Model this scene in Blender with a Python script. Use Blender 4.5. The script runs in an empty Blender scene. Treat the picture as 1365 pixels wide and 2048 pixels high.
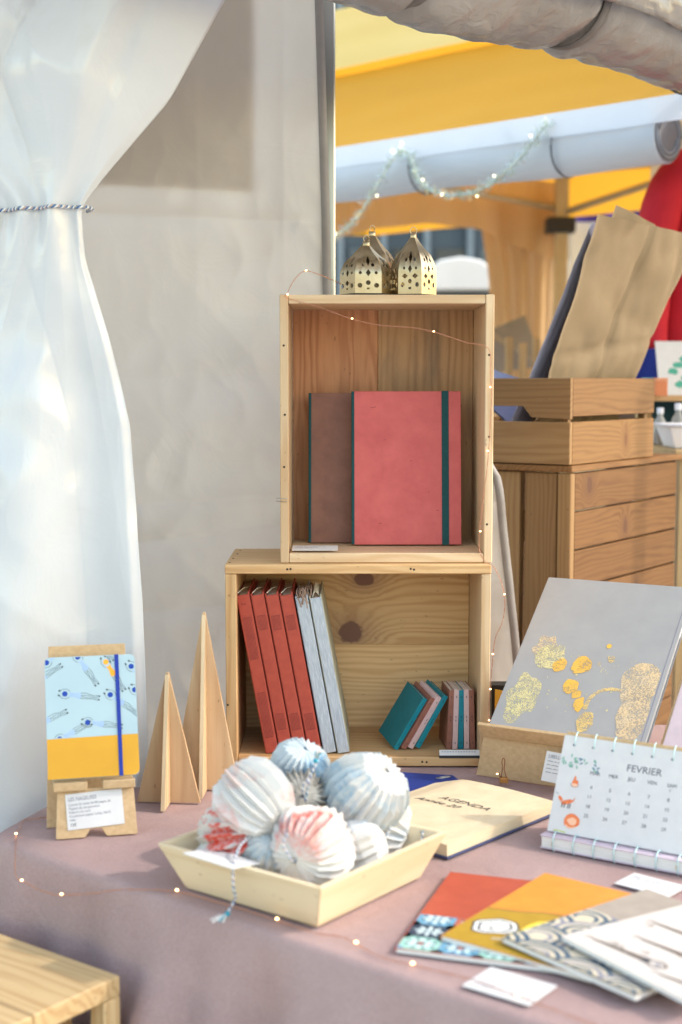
import bpy, bmesh, math, random
from mathutils import Vector, Matrix, noise
from mathutils.geometry import delaunay_2d_cdt
random.seed(7)
SC = bpy.context.scene
COL = SC.collection
R = math.radians

# ------------------------------------------------------------------ camera
cam = bpy.data.cameras.new('camera')
cam.sensor_fit = 'VERTICAL'; cam.sensor_height = 36; cam.sensor_width = 24; cam.lens = 50
cam.clip_start = 0.05; cam.clip_end = 500
cam.dof.use_dof = True; cam.dof.focus_distance = 2.63; cam.dof.aperture_fstop = 2.8
camo = bpy.data.objects.new('camera', cam); COL.objects.link(camo)
camo.location = (0, 0, 1.46); camo.rotation_euler = (R(90 - 5.24), 0, 0)
SC.camera = camo

# ------------------------------------------------------------------ light
SUN = Vector((0.80, -0.07, 0.66)).normalized()          # towards the sun
W = bpy.data.worlds.new('World'); SC.world = W; W.use_nodes = True
nt = W.node_tree; bg = nt.nodes['Background']
sky = nt.nodes.new('ShaderNodeTexSky'); sky.sky_type = 'NISHITA'; sky.sun_disc = False
sky.sun_elevation = math.asin(SUN.z); sky.sun_rotation = math.atan2(SUN.x, SUN.y)
sky.air_density = 1.75; sky.dust_density = 1.6; sky.ozone_density = 0.0
nt.links.new(sky.outputs[0], bg.inputs[0]); bg.inputs[1].default_value = 0.15
sl = bpy.data.lights.new('sun', 'SUN'); sl.energy = 0.8; sl.angle = R(1.5); sl.color = (1, 0.93, 0.84)
so = bpy.data.objects.new('sun', sl); COL.objects.link(so)
so.rotation_euler = (-SUN).to_track_quat('-Z', 'Y').to_euler()
so.location = SUN * 20

vs = SC.view_settings
vs.view_transform = 'Standard'; vs.look = 'None'; vs.gamma = 1; vs.exposure = 1.63; vs.use_curve_mapping = False
SC.render.engine = 'CYCLES'
SC.cycles.max_bounces = 7; SC.cycles.diffuse_bounces = 4; SC.cycles.transmission_bounces = 5

# ------------------------------------------------------------------ materials
def lin(c):
    c = c / 255.0
    return c / 12.92 if c <= 0.04045 else ((c + 0.055) / 1.055) ** 2.4
def C(r, g, b): return (lin(r), lin(g), lin(b), 1)

class NB:
    def __init__(s, name):
        s.m = bpy.data.materials.new(name); s.m.use_nodes = True
        s.t = s.m.node_tree; s.n = s.t.nodes; s.b = s.n['Principled BSDF']; s.out = s.n['Material Output']
    def new(s, typ, **kw):
        n = s.n.new('ShaderNode' + typ)
        for k, v in kw.items(): setattr(n, k, v)
        return n
    def link(s, a, b): s.t.links.new(a, b)
    def val(s, node, i, v):
        if hasattr(v, 'is_linked') or isinstance(v, bpy.types.NodeSocket): s.link(v, node.inputs[i])
        else: node.inputs[i].default_value = v
    def math(s, op, a, b=None, c=None):
        n = s.new('Math', operation=op); s.val(n, 0, a)
        if b is not None: s.val(n, 1, b)
        if c is not None: s.val(n, 2, c)
        return n.outputs[0]
    def vmath(s, op, a, b=None):
        n = s.new('VectorMath', operation=op); s.val(n, 0, a)
        if b is not None: s.val(n, 1, b)
        return n
    def noise(s, vec, scale, detail=3, rough=.55, dist=0):
        n = s.new('TexNoise'); s.link(vec, n.inputs['Vector'])
        n.inputs['Scale'].default_value = scale; n.inputs['Detail'].default_value = detail
        n.inputs['Roughness'].default_value = rough; n.inputs['Distortion'].default_value = dist
        return n.outputs['Fac']
    def ramp(s, fac, stops):
        n = s.new('ValToRGB'); s.link(fac, n.inputs[0])
        e = n.color_ramp.elements
        while len(e) > 1: e.remove(e[-1])
        e[0].position, e[0].color = stops[0]
        for p, c in stops[1:]:
            x = e.new(p); x.color = c
        return n.outputs[0]
    def mix(s, fac, a, b, mode='MIX'):
        n = s.new('Mix', data_type='RGBA', blend_type=mode)
        s.val(n, 0, fac); s.val(n, 6, a); s.val(n, 7, b)
        return n.outputs[2]
    def maprange(s, v, a, b, c=0, d=1):
        n = s.new('MapRange'); s.link(v, n.inputs[0])
        for i, q in enumerate((a, b, c, d)): n.inputs[i + 1].default_value = q
        return n.outputs[0]
    def coords(s, rnd=True, scale=None):
        tc = s.new('TexCoord').outputs['Object']
        if rnd:
            oi = s.new('ObjectInfo').outputs['Random']
            cb = s.new('CombineXYZ')
            for i, k in enumerate((17.3, 31.7, 23.1)): s.link(s.math('MULTIPLY', oi, k), cb.inputs[i])
            tc = s.vmath('ADD', tc, cb.outputs[0]).outputs[0]
        if scale: tc = s.vmath('MULTIPLY', tc, scale).outputs[0]
        return tc
    def bump(s, h, strength, dist=.002):
        n = s.new('Bump'); n.inputs['Strength'].default_value = strength; n.inputs['Distance'].default_value = dist
        s.link(h, n.inputs['Height']); s.link(n.outputs[0], s.b.inputs['Normal'])

def paint(name, c1, c2=None, scale=30, rough=.6, metal=0, bump=0, bscale=None, detail=4, contrast=.2, stretch=None, spec=.5):
    """plain surface with a mottled colour between c1 and c2"""
    b = NB(name); v = b.coords(scale=stretch)
    if c2:
        f = b.noise(v, scale, detail, .6)
        b.link(b.ramp(f, [(.5 - contrast, c1), (.5 + contrast, c2)]), b.b.inputs['Base Color'])
    else: b.b.inputs['Base Color'].default_value = c1
    b.b.inputs['Roughness'].default_value = rough; b.b.inputs['Metallic'].default_value = metal
    b.b.inputs['Specular IOR Level'].default_value = spec
    if bump: b.bump(b.noise(v, bscale or scale * 4, 3), bump)
    return b.m

def wood(name, light, dark, spacing=.008, warp=14, knots=(), knotc=C(95, 62, 48), rough=.55, fibre=.35, stain=0, stainc=C(90, 70, 52), var=.25):
    b = NB(name)
    raw = b.new('TexCoord').outputs['Object']
    v = b.coords()
    sep = b.new('SeparateXYZ'); b.link(v, sep.inputs[0])
    vs_ = b.vmath('MULTIPLY', v, (1.2, 9, 9)).outputs[0]
    n1 = b.noise(vs_, 1.6, 3, .5)
    F = 2 * math.pi / spacing
    ph = b.math('ADD', b.math('MULTIPLY', sep.outputs[1], F), b.math('MULTIPLY', sep.outputs[2], F * .6))
    ph = b.math('ADD', ph, b.math('MULTIPLY', n1, warp * 2))
    kmask = None
    for (kx, ky, rx, ry) in knots:
        d = b.vmath('SUBTRACT', raw, (kx, ky, 0)).outputs[0]
        d = b.vmath('MULTIPLY', d, (1 / rx, 1 / ry, 0)).outputs[0]
        nz = b.noise(raw, 60, 2)
        L = b.vmath('LENGTH', d).outputs['Value']
        L = b.math('ADD', L, b.math('MULTIPLY', b.math('SUBTRACT', nz, .5), .5))
        g = b.math('POWER', 2.718, b.math('MULTIPLY', b.math('MULTIPLY', L, L), -.28))
        ph = b.math('ADD', ph, b.math('MULTIPLY', g, F * ry * 2.6))
        dk = b.maprange(L, .75, 1.05, 1, 0)
        hal = b.math('MULTIPLY', g, .55)
        dk = b.math('MAXIMUM', dk, hal)
        kmask = dk if kmask is None else b.math('MAXIMUM', kmask, dk)
    ring = b.math('MULTIPLY_ADD', b.math('SINE', ph), .5, .5)
    ring = b.math('POWER', ring, 1.8)
    amp = b.noise(vs_, 2.5, 2)
    ring = b.math('MULTIPLY', ring, b.maprange(amp, .25, .75, .25, 1))
    col = b.mix(ring, light, dark)
    fb = b.noise(b.vmath('MULTIPLY', v, (14, 420, 420)).outputs[0], 1, 3)
    col = b.mix(b.maprange(fb, .3, .75, 0, fibre), col, dark)
    big = b.noise(b.vmath('MULTIPLY', v, (3, 14, 14)).outputs[0], 1, 3)
    col = b.mix(b.maprange(big, .25, .8, 0, .35), col, light)
    oi = b.new('ObjectInfo').outputs['Random']
    dk2 = b.mix(1, col, (1 - var, 1 - var * 1.15, 1 - var * 1.3, 1), 'MULTIPLY')
    col = b.mix(oi, col, dk2)
    if stain:
        st = b.noise(b.vmath('MULTIPLY', v, (4, 16, 16)).outputs[0], 1, 4, .6)
        col = b.mix(b.maprange(st, .5, .72, 0, stain), col, stainc)
    if kmask is not None: col = b.mix(kmask, col, knotc)
    # a few specks
    sp = b.noise(b.vmath('MULTIPLY', v, (40, 90, 90)).outputs[0], 1.5, 1)
    col = b.mix(b.maprange(sp, .73, .78, 0, .45), col, knotc)
    b.link(col, b.b.inputs['Base Color'])
    b.b.inputs['Roughness'].default_value = rough
    b.b.inputs['Specular IOR Level'].default_value = .35
    b.bump(fb, .25, .0008)
    return b.m

def sheet(name, c1, c2, rough=.3, trans=.35, tcol=None, scale=3, bump=.15, bscale=14, spec=.5):
    """PVC / fabric sheet that lets light through"""
    b = NB(name); v = b.coords(rnd=False)
    f = b.noise(v, scale, 4, .6)
    col = b.ramp(f, [(.3, c1), (.7, c2)])
    b.link(col, b.b.inputs['Base Color'])
    b.b.inputs['Roughness'].default_value = rough; b.b.inputs['Specular IOR Level'].default_value = spec
    if bump: b.bump(b.noise(v, bscale, 4, .55, 1.2), bump, .01)
    t = b.new('BsdfTranslucent')
    if tcol: t.inputs[0].default_value = tcol
    else: b.link(col, t.inputs[0])
    m = b.new('MixShader'); m.inputs[0].default_value = trans
    b.link(b.b.outputs[0], m.inputs[1]); b.link(t.outputs[0], m.inputs[2]); b.link(m.outputs[0], b.out.inputs[0])
    return b.m

def emit(name, c, s):
    b = NB(name); b.b.inputs['Base Color'].default_value = c
    b.b.inputs['Emission Color'].default_value = c; b.b.inputs['Emission Strength'].default_value = s
    return b.m

M = {}
M['pine_pale'] = wood('pale_pine', C(230, 206, 172), C(204, 168, 126), .018, 14, stain=.3, stainc=C(190, 140, 90))
M['pine_honey'] = wood('honey_pine', C(226, 190, 142), C(186, 138, 86), .016, 18)
M['back_top_left'] = wood('cedar_board', C(214, 156, 112), C(172, 110, 72), .022, 26, stain=.15)
M['back_top_right'] = wood('weathered_board', C(200, 160, 116), C(158, 116, 78), .016, 14, stain=.75, stainc=C(118, 98, 78))
M['back_low_a'] = wood('knotty_pine', C(244, 208, 156), C(208, 158, 102), .014, 16, knots=((-.0125, -.0625, .029, .025), (.0145, .0455, .024, .017)), knotc=C(120, 84, 70))
M['back_low_b'] = wood('honey_board', C(242, 204, 152), C(204, 154, 98), .012, 16)
M['tray'] = wood('tray_wood', C(226, 208, 176), C(210, 184, 144), .020, 12, fibre=.15, var=.08)
M['ply'] = wood('birch_ply', C(216, 186, 148), C(188, 148, 110), .03, 10, fibre=.3, stain=.35, stainc=C(196, 148, 104), var=.12)
M['ply_edge'] = paint('ply_edge', C(232, 210, 176), C(206, 176, 136), 8, .6, stretch=(3, 3, 260))
M['bench'] = wood('bench_pine', C(216, 188, 142), C(184, 144, 96), .018, 16)
M['box_wood'] = wood('brown_slat', C(146, 108, 66), C(116, 78, 44), .013, 18, var=.3)
M['box_wood_knot'] = wood('brown_knotty_slat', C(150, 112, 68), C(116, 78, 44), .013, 18, knots=((.06, .0, .010, .018),), knotc=C(110, 70, 42), var=.2)
M['box_wood2'] = wood('tan_slat', C(166, 132, 90), C(136, 98, 62), .012, 14, var=.3)
for _k, _n in enumerate((((-.22, .012, .016, .022),), ((-.02, -.012, .013, .02),), (), ((.05, .01, .010, .02),))): M['plank%d' % _k] = wood('orange_plank_%d' % _k, C(142, 102, 60), C(106, 68, 36), .014, 22, knots=_n, knotc=C(92, 58, 38), var=.35)
M['crate_plank'] = wood('orange_plank', C(142, 102, 60), C(106, 68, 36), .014, 22, knots=((-.12, .005, .016, .022),), knotc=C(92, 58, 38), var=.35)
M['mdf'] = paint('kraft_board', C(204, 174, 134), C(188, 156, 116), 120, .75, bump=.1)
M['mdf_edge'] = paint('kraft_board_edge', C(176, 144, 106), C(160, 128, 92), 60, .8)
M['cloth'] = None
M['paper'] = paint('white_paper', C(214, 213, 213), C(208, 207, 208), 40, .7)
M['cream'] = paint('cream_paper', C(222, 206, 176), C(216, 198, 168), 10, .75)
M['pages'] = paint('page_block', C(238, 230, 212), C(206, 194, 172), 3, .8, stretch=(6, 6, 420), contrast=.15)
M['pages_white'] = paint('white_page_block', C(238, 236, 232), C(212, 210, 206), 3, .8, stretch=(6, 6, 420), contrast=.15)
M['red_cover'] = paint('coral_leather_paper', C(206, 96, 94), C(190, 80, 80), 26, .55, bump=.12, bscale=90, detail=8)
M['brown_cover'] = paint('brown_leather_paper', C(140, 92, 74), C(120, 76, 60), 26, .55, bump=.12, bscale=90, detail=8)
M['teal_cloth'] = paint('dark_teal_cloth', C(10, 74, 78), C(8, 62, 66), 300, .8)
M['teal'] = paint('teal_card', C(22, 112, 120), C(18, 102, 110), 40, .6)
M['teal_bright'] = paint('bright_teal_spine', C(0, 130, 146), C(0, 120, 138), 40, .6)
M['nut'] = paint('chestnut_card', C(150, 98, 82), C(136, 86, 72), 60, .6)
M['rose'] = paint('pale_rose_card', C(214, 184, 182), C(204, 172, 170), 60, .6)
M['brick'] = paint('brick_red_cloth', C(178, 76, 58), C(164, 66, 52), 70, .7, bump=.08)
M['linen'] = paint('grey_linen', C(190, 198, 206), C(158, 168, 180), 18, .85, stretch=(12, 3, 40), contrast=.14, bump=.1)
M['olive'] = paint('olive_grey_cover', C(176, 172, 150), C(160, 156, 134), 30, .7)
M['ink'] = paint('ink', C(62, 60, 66), rough=.7)
M['ink_mid'] = paint('mid_grey_ink', C(92, 92, 102), rough=.7)
M['ink_soft'] = paint('grey_ink', C(128, 128, 142), rough=.7)
M['ink_red'] = paint('dark_red_ink', C(116, 40, 38), rough=.7)
M['gold'] = paint('gold_print', C(226, 178, 80), C(196, 172, 122), 260, .4, metal=.1, contrast=.1)
M['gold_soft'] = None
M['steel'] = paint('steel', C(170, 170, 168), rough=.3, metal=1)
M['copper'] = paint('copper_wire', C(196, 140, 114), rough=.35, metal=.7)
M['led'] = emit('warm_led', (1, .62, .28, 1), 3.2)
M['brass'] = paint('pale_brass', C(196, 182, 156), C(160, 140, 106), 14, .32, metal=1)
M['black'] = paint('black_base', C(30, 28, 28), rough=.6)
M['white_print'] = paint('white_ink', C(236, 236, 232), rough=.6)

def band_mat(name, base, tints, scale=14, lo=.55, hi=.62):
    """paper with splashes of printed colour"""
    b = NB(name); v = b.coords()
    col = base
    for i, (c, off) in enumerate(tints):
        vv = b.vmath('ADD', v, (off, off * .7, off * 1.3)).outputs[0]
        f = b.noise(vv, scale, 3, .6, .6)
        g = b.noise(vv, scale * 9, 2, .7)
        k = b.math('MULTIPLY', b.maprange(f, lo, hi), b.maprange(g, .38, .56, .35, 1))
        col = b.mix(k, col, c)
    b.link(col, b.b.inputs['Base Color']); b.b.inputs['Roughness'].default_value = .8
    t = b.new('BsdfTranslucent'); b.link(col, t.inputs[0])
    m = b.new('MixShader'); m.inputs[0].default_value = .4
    b.link(b.b.outputs[0], m.inputs[1]); b.link(t.outputs[0], m.inputs[2]); b.link(m.outputs[0], b.out.inputs[0])
    return b.m
WP = C(240, 238, 235)
M['ball_cream'] = band_mat('paper_peach_print', WP, [(C(240, 208, 200), 0)], 14, .5, .62)
M['ball_red'] = band_mat('paper_red_print', WP, [(C(238, 96, 74), 0)], 18, .46, .52)
M['ball_blue'] = band_mat('paper_blue_print', WP, [(C(196, 216, 228), 0), (C(214, 226, 232), 3)], 13, .48, .6)
M['ball_blue2'] = band_mat('paper_deep_blue_print', C(222, 230, 234), [(C(164, 200, 222), 0)], 13, .46, .58)
M['ball_grey'] = band_mat('paper_grey_print', C(214, 210, 202), [(C(150, 144, 134), 0)], 22, .42, .56)
M['ball_pink'] = band_mat('paper_pink_print', WP, [(C(240, 188, 178), 0), (C(236, 120, 104), 5)], 15, .57, .68)
M['ball_white'] = band_mat('paper_white', WP, [(C(226, 232, 238), 0)], 14, .5, .62)

def stamp(name, c1, c2, cover):
    """dry stamp print: ink that only partly takes on the paper"""
    b = NB(name); v = b.coords()
    b.link(b.ramp(b.noise(v, 40, 3), [(.35, c1), (.65, c2)]), b.b.inputs['Base Color']); b.b.inputs['Roughness'].default_value = .5
    f = b.math('ADD', b.math('MULTIPLY', b.noise(v, 520, 2, .7), .9), b.math('MULTIPLY', b.noise(v, 60, 3, .6), .4))
    t = b.new('BsdfTransparent'); m = b.new('MixShader')
    b.link(b.maprange(f, 1.3 * (.5 - cover * .16) , 1.3 * (.5 - cover * .16) + .10), m.inputs[0])
    b.link(t.outputs[0], m.inputs[1]); b.link(b.b.outputs[0], m.inputs[2]); b.link(m.outputs[0], b.out.inputs[0])
    return b.m
M['gold'] = stamp('gold_print', C(232, 182, 74), C(214, 170, 90), .75)
M['gold_soft'] = stamp('speckled_gold', C(224, 190, 116), C(212, 184, 130), .4)
M['gold_pale'] = stamp('faded_gold_print', C(216, 204, 150), C(206, 194, 150), .35)
M['gold_rose'] = stamp('faded_rose_gold_print', C(218, 190, 148), C(208, 186, 154), .4)

# tablecloth: woven mauve cotton
b = NB('mauve_cotton'); v = b.coords(rnd=False)
f = b.math('ADD', b.math('MULTIPLY', b.noise(v, 5, 4, .6), .55), b.math('MULTIPLY', b.noise(v, 260, 2, .7), .45))
b.link(b.ramp(f, [(.36, C(174, 149, 146)), (.64, C(157, 131, 129))]), b.b.inputs['Base Color'])
b.b.inputs['Roughness'].default_value = .9; b.b.inputs['Specular IOR Level'].default_value = .15
wv = b.noise(v, 900, 1); b.bump(b.math('ADD', wv, b.math('MULTIPLY', b.noise(v, 16, 4, .6, 1.5), 5.0)), .3, .003)
M['cloth'] = b.m

# ------------------------------------------------------------------ object helpers
def link(o, parent=None):
    COL.objects.link(o)
    if parent is not None: o.parent = parent
    return o
def tag(o, label=None, cat=None, group=None, kind=None):
    if label: o['label'] = label
    if cat: o['category'] = cat
    if group: o['group'] = group
    if kind: o['kind'] = kind
    return o
def thing(name, label, cat, mat=None, group=None):
    o = bpy.data.objects.new(name, None); o.empty_display_size = .05
    link(o); tag(o, label, cat, group)
    if mat is not None: o.matrix_basis = mat
    return o
def frame(origin, ex, ey):
    ex = Vector(ex).normalized(); ey = Vector(ey); ez = ex.cross(ey).normalized(); ey = ez.cross(ex)
    m = Matrix((ex, ey, ez)).transposed().to_4x4(); m.translation = Vector(origin); return m
def rotz(loc, a): return Matrix.Translation(Vector(loc)) @ Matrix.Rotation(a, 4, 'Z')
def mesh(name, verts, faces, mat, parent=None, smooth=False, M_=None, mats=None, fm=None):
    me = bpy.data.meshes.new(name); me.from_pydata([tuple(q) for q in verts], [], faces); me.update()
    for m in (mats or [mat]): me.materials.append(m)
    if fm: me.polygons.foreach_set('material_index', fm)
    if smooth: me.polygons.foreach_set('use_smooth', [True] * len(me.polygons))
    o = bpy.data.objects.new(name, me); link(o, parent)
    if M_ is not None: o.matrix_basis = M_
    return o
def from_bm(name, bm, mat, parent=None, smooth=False, M_=None):
    me = bpy.data.meshes.new(name); bm.to_mesh(me); bm.free(); me.materials.append(mat)
    if smooth: me.polygons.foreach_set('use_smooth', [True] * len(me.polygons))
    o = bpy.data.objects.new(name, me); link(o, parent)
    if M_ is not None: o.matrix_basis = M_
    return o
def box(name, lo, hi, mat, parent=None, bevel=.0012, axis=0, M_=None):
    """box from lo to hi in the parent's frame; its own local X runs along the grain axis"""
    lo = Vector(lo); hi = Vector(hi); c = (lo + hi) / 2; d = hi - lo
    rot = Matrix.Identity(4)
    if axis == 1: rot = Matrix.Rotation(R(90), 4, 'Z'); d = Vector((d.y, d.x, d.z))
    if axis == 2: rot = Matrix.Rotation(R(-90), 4, 'Y'); d = Vector((d.z, d.y, d.x))
    bm = bmesh.new(); bmesh.ops.create_cube(bm, size=1)
    for q in bm.verts: q.co = Vector((q.co.x * d.x, q.co.y * d.y, q.co.z * d.z))
    bv = min(bevel, min(d) * .3)
    if bv > 0: bmesh.ops.bevel(bm, geom=bm.edges[:], offset=bv, segments=1, affect='EDGES')
    mm = Matrix.Translation(c) @ rot
    if M_ is not None: mm = M_ @ mm
    return from_bm(name, bm, mat, parent, M_=mm)
def prism(name, pts, z0, z1, mat, parent=None, bevel=0, M_=None):
    """extruded outline (x, y) between z0 and z1"""
    bm = bmesh.new(); vs_ = [bm.verts.new((x, y, z0)) for x, y in pts]
    f = bm.faces.new(vs_); r = bmesh.ops.extrude_face_region(bm, geom=[f])
    for q in r['geom']:
        if isinstance(q, bmesh.types.BMVert): q.co.z = z1
    bmesh.ops.recalc_face_normals(bm, faces=bm.faces[:])
    if bevel: bmesh.ops.bevel(bm, geom=bm.edges[:], offset=bevel, segments=1, affect='EDGES')
    return from_bm(name, bm, mat, parent, M_=M_)
def smooth_path(pts, n=6):
    pts = [Vector(q) for q in pts]; P = [pts[0]] + pts + [pts[-1]]; out = []
    for i in range(1, len(P) - 2):
        a, b_, c, d = P[i - 1], P[i], P[i + 1], P[i + 2]
        for k in range(n):
            t = k / n
            out.append(.5 * ((2 * b_) + (c - a) * t + (2 * a - 5 * b_ + 4 * c - d) * t * t + (3 * b_ - a - 3 * c + d) * t ** 3))
    out.append(pts[-1]); return out
def tube_geo(path, r, seg=6, cap=True):
    path = [Vector(q) for q in path]; V = []; Fc = []; n = len(path)
    up = Vector((.13, .21, .97)).normalized()
    for i, p in enumerate(path):
        t = (path[min(i + 1, n - 1)] - path[max(i - 1, 0)])
        t = t.normalized() if t.length > 1e-9 else Vector((0, 0, 1))
        s = t.cross(up)
        if s.length < .05: s = t.cross(Vector((1, 0, 0)))
        s.normalize(); u = s.cross(t).normalized()
        rr = r(i / (n - 1)) if callable(r) else r
        for k in range(seg):
            a = 2 * math.pi * k / seg
            V.append(p + (s * math.cos(a) + u * math.sin(a)) * rr)
    for i in range(n - 1):
        for k in range(seg):
            k2 = (k + 1) % seg
            Fc.append((i * seg + k, i * seg + k2, (i + 1) * seg + k2, (i + 1) * seg + k))
    if cap:
        Fc.append(tuple(reversed(range(seg)))); Fc.append(tuple(range((n - 1) * seg, n * seg)))
    return V, Fc
def tube(name, path, r, mat, parent=None, seg=6, M_=None):
    V, Fc = tube_geo(path, r, seg); return mesh(name, V, Fc, mat, parent, True, M_)
def lathe(name, prof, mat, parent=None, seg=24, M_=None, smooth=True):
    V = []; Fc = []
    for (r, z) in prof:
        for k in range(seg):
            a = 2 * math.pi * k / seg; V.append((r * math.cos(a), r * math.sin(a), z))
    for i in range(len(prof) - 1):
        for k in range(seg):
            k2 = (k + 1) % seg; Fc.append((i * seg + k, i * seg + k2, (i + 1) * seg + k2, (i + 1) * seg + k))
    return mesh(name, V, Fc, mat, parent, smooth, M_)
def merged(name, geos, mats, parent=None, smooth=True, M_=None):
    """several (verts, faces, material index) lumps as one mesh"""
    V = []; Fc = []; fm = []
    for v, f, i in geos:
        o = len(V); V += [tuple(q) for q in v]; Fc += [tuple(k + o for k in q) for q in f]; fm += [i] * len(f)
    return mesh(name, V, Fc, None, parent, smooth, M_, mats, fm)

# flat print: strokes, outlines and letters in a plane
_fc = {}
def text_geo(s, size, shear=0):
    k = (s, size, shear)
    if k not in _fc:
        cu = bpy.data.curves.new('t', 'FONT'); cu.body = s; cu.size = size; cu.shear = shear; cu.resolution_u = 3
        o = bpy.data.objects.new('t', cu)
        me = bpy.data.meshes.new_from_object(o)
        _fc[k] = ([tuple(q.co) for q in me.vertices], [tuple(p.vertices) for p in me.polygons])
        bpy.data.objects.remove(o); bpy.data.curves.remove(cu); bpy.data.meshes.remove(me)
    return _fc[k]
class Print:
    def __init__(s): s.g = []; s.mats = []
    def mi(s, m):
        if m not in s.mats: s.mats.append(m)
        return s.mats.index(m)
    def poly(s, pts, m, z=0): s.g.append(([(x, y, z) for x, y in pts], [tuple(range(len(pts)))], s.mi(m)))
    def blob(s, cx, cy, rx, ry, m, z=0, n=32, wob=.1, rot=0, seed=0):
        pts = []
        for k in range(n):
            a = 2 * math.pi * k / n
            w = 1 + wob * (noise.noise(Vector((math.cos(a) * 1.7 + seed, math.sin(a) * 1.7, seed * 3.1))))* 2
            x, y = rx * w * math.cos(a), ry * w * math.sin(a)
            pts.append((cx + x * math.cos(rot) - y * math.sin(rot), cy + x * math.sin(rot) + y * math.cos(rot)))
        s.poly(pts, m, z)
    def line(s, pts, w, m, z=0, sm=0):
        if sm: pts = [(q.x, q.y) for q in smooth_path([(x, y, 0) for x, y in pts], sm)]
        V = []; Fc = []
        for i, (x, y) in enumerate(pts):
            a = pts[max(i - 1, 0)]; c = pts[min(i + 1, len(pts) - 1)]
            dx, dy = c[0] - a[0], c[1] - a[1]; l = math.hypot(dx, dy) or 1
            nx, ny = -dy / l * w / 2, dx / l * w / 2
            V += [(x + nx, y + ny, z), (x - nx, y - ny, z)]
        for i in range(len(pts) - 1): Fc.append((2 * i, 2 * i + 1, 2 * i + 3, 2 * i + 2))
        s.g.append((V, Fc, s.mi(m)))
    def text(s, t, x, y, size, m, z=0, rot=0, shear=0, sx=1):
        V, Fc = text_geo(t, size, shear); ca, sa = math.cos(rot), math.sin(rot)
        s.g.append(([(x + a * sx * ca - b_ * sa, y + a * sx * sa + b_ * ca, z) for a, b_, _ in V], Fc, s.mi(m)))
    def clip(s, x0, y0, x1, y1):
        out = []
        for V, Fc, i in s.g:
            bm = bmesh.new(); vv = [bm.verts.new(q) for q in V]
            for f in Fc:
                try: bm.faces.new([vv[k] for k in f])
                except ValueError: pass
            for co, no in (((x0, 0, 0), (-1, 0, 0)), ((x1, 0, 0), (1, 0, 0)), ((0, y0, 0), (0, -1, 0)), ((0, y1, 0), (0, 1, 0))):
                bmesh.ops.bisect_plane(bm, geom=bm.verts[:] + bm.edges[:] + bm.faces[:], plane_co=co, plane_no=no, clear_outer=True)
            bm.verts.index_update()
            if bm.faces: out.append(([tuple(q.co) for q in bm.verts], [tuple(q.index for q in f.verts) for f in bm.faces], i))
            bm.free()
        s.g = out
    def build(s, name, parent, M_=None):
        return merged(name, s.g, s.mats, parent, False, M_)
def copy_tree(o, parent=None):
    c = o.copy(); link(c); c.parent = parent
    for ch in list(o.children): copy_tree(ch, c)
    return c
def notebook(name, label, cat, Mx, w, h, t, cover, spine, pages, ct=.002, group=None, over=.003, back=None):
    """x across from the spine, y up the spine, z out of the front cover"""
    o = thing(name, label, cat, Mx, group)
    box('front_cover', (0, 0, t - ct), (w, h, t), cover, o, .0006)
    box('back_cover', (0, 0, 0), (w, h, ct), back or cover, o, .0006)
    box('spine', (-.0012, .0002, .0001), (.0, h - .0002, t - .0001), spine, o, .0005)
    box('pages', (.0005, over, ct + .0001), (w - over, h - over, t - ct - .0001), pages, o, 0)
    return o
def subpart(child, part):
    """hang a child of the same thing one level deeper, under one of its parts"""
    m = part.matrix_basis.inverted() @ child.matrix_basis; child.parent = part; child.matrix_basis = m; return child
def kid(o, name):
    return next(c for c in o.children if c.name.split('.')[0] == name)
def price_card(label, Mx, w=.085, h=.052, lines=4, title=None, group='small white price cards', ink=None):
    o = thing('price_card', label, 'card', Mx, group)
    box('card', (0, 0, 0), (w, h, .0012), M['paper'], o, .0002)
    p = Print(); ink = ink or M['ink_soft']
    y = h - .011
    if title: p.text(title, .005, y, .0085, M['ink_soft'], sx=.9); y -= .007
    else: y -= .001
    rnd = random.Random(label)
    for k in range(lines):
        words = ' '.join(''.join(rnd.choice('aeioumnrstlc') for _ in range(rnd.randint(2, 7))) for _ in range(5))
        x = .005
        for q in words.split(' '):
            L = len(q) * .0021
            if x + L > w - .006: break
            p.line([(x, y + .0012), (x + L * .5, y + .0016), (x + L, y + .0011)], .0011, ink); x += L + .002
        y -= .0064
    subpart(p.build('print', o, Matrix.Translation((0, 0, .0016))), kid(o, 'card'))
    return o

# ================================================================== SETTING
def grid_sheet(name, fn, nu, nv, mat, parent=None, smooth=True, thick=0):
    V = [fn(i / nu, j / nv) for j in range(nv + 1) for i in range(nu + 1)]
    Fc = [(j * (nu + 1) + i, j * (nu + 1) + i + 1, (j + 1) * (nu + 1) + i + 1, (j + 1) * (nu + 1) + i) for j in range(nv) for i in range(nu)]
    o = mesh(name, V, Fc, mat, parent, smooth)
    if thick:
        md = o.modifiers.new('thickness', 'SOLIDIFY'); md.thickness = thick; md.offset = 0
    return o
def lerp(a, b, t): return a + (b - a) * t
def curve(tbl, z, w=.03):
    """softened lookup in [(z, value)] sorted from low to high z"""
    def lk(q):
        if q <= tbl[0][0]: return tbl[0][1]
        for (z0, a), (z1, b_) in zip(tbl, tbl[1:]):
            if q <= z1: return lerp(a, b_, (q - z0) / (z1 - z0))
        return tbl[-1][1]
    return (lk(z - w) + lk(z - w / 2) + lk(z) + lk(z + w / 2) + lk(z + w)) / 5
def nz(x, y, z=0): return noise.noise(Vector((x, y, z)))
def sstep(a, b_, x):
    t = max(0, min(1, (x - a) / (b_ - a))); return t * t * (3 - 2 * t)

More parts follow.
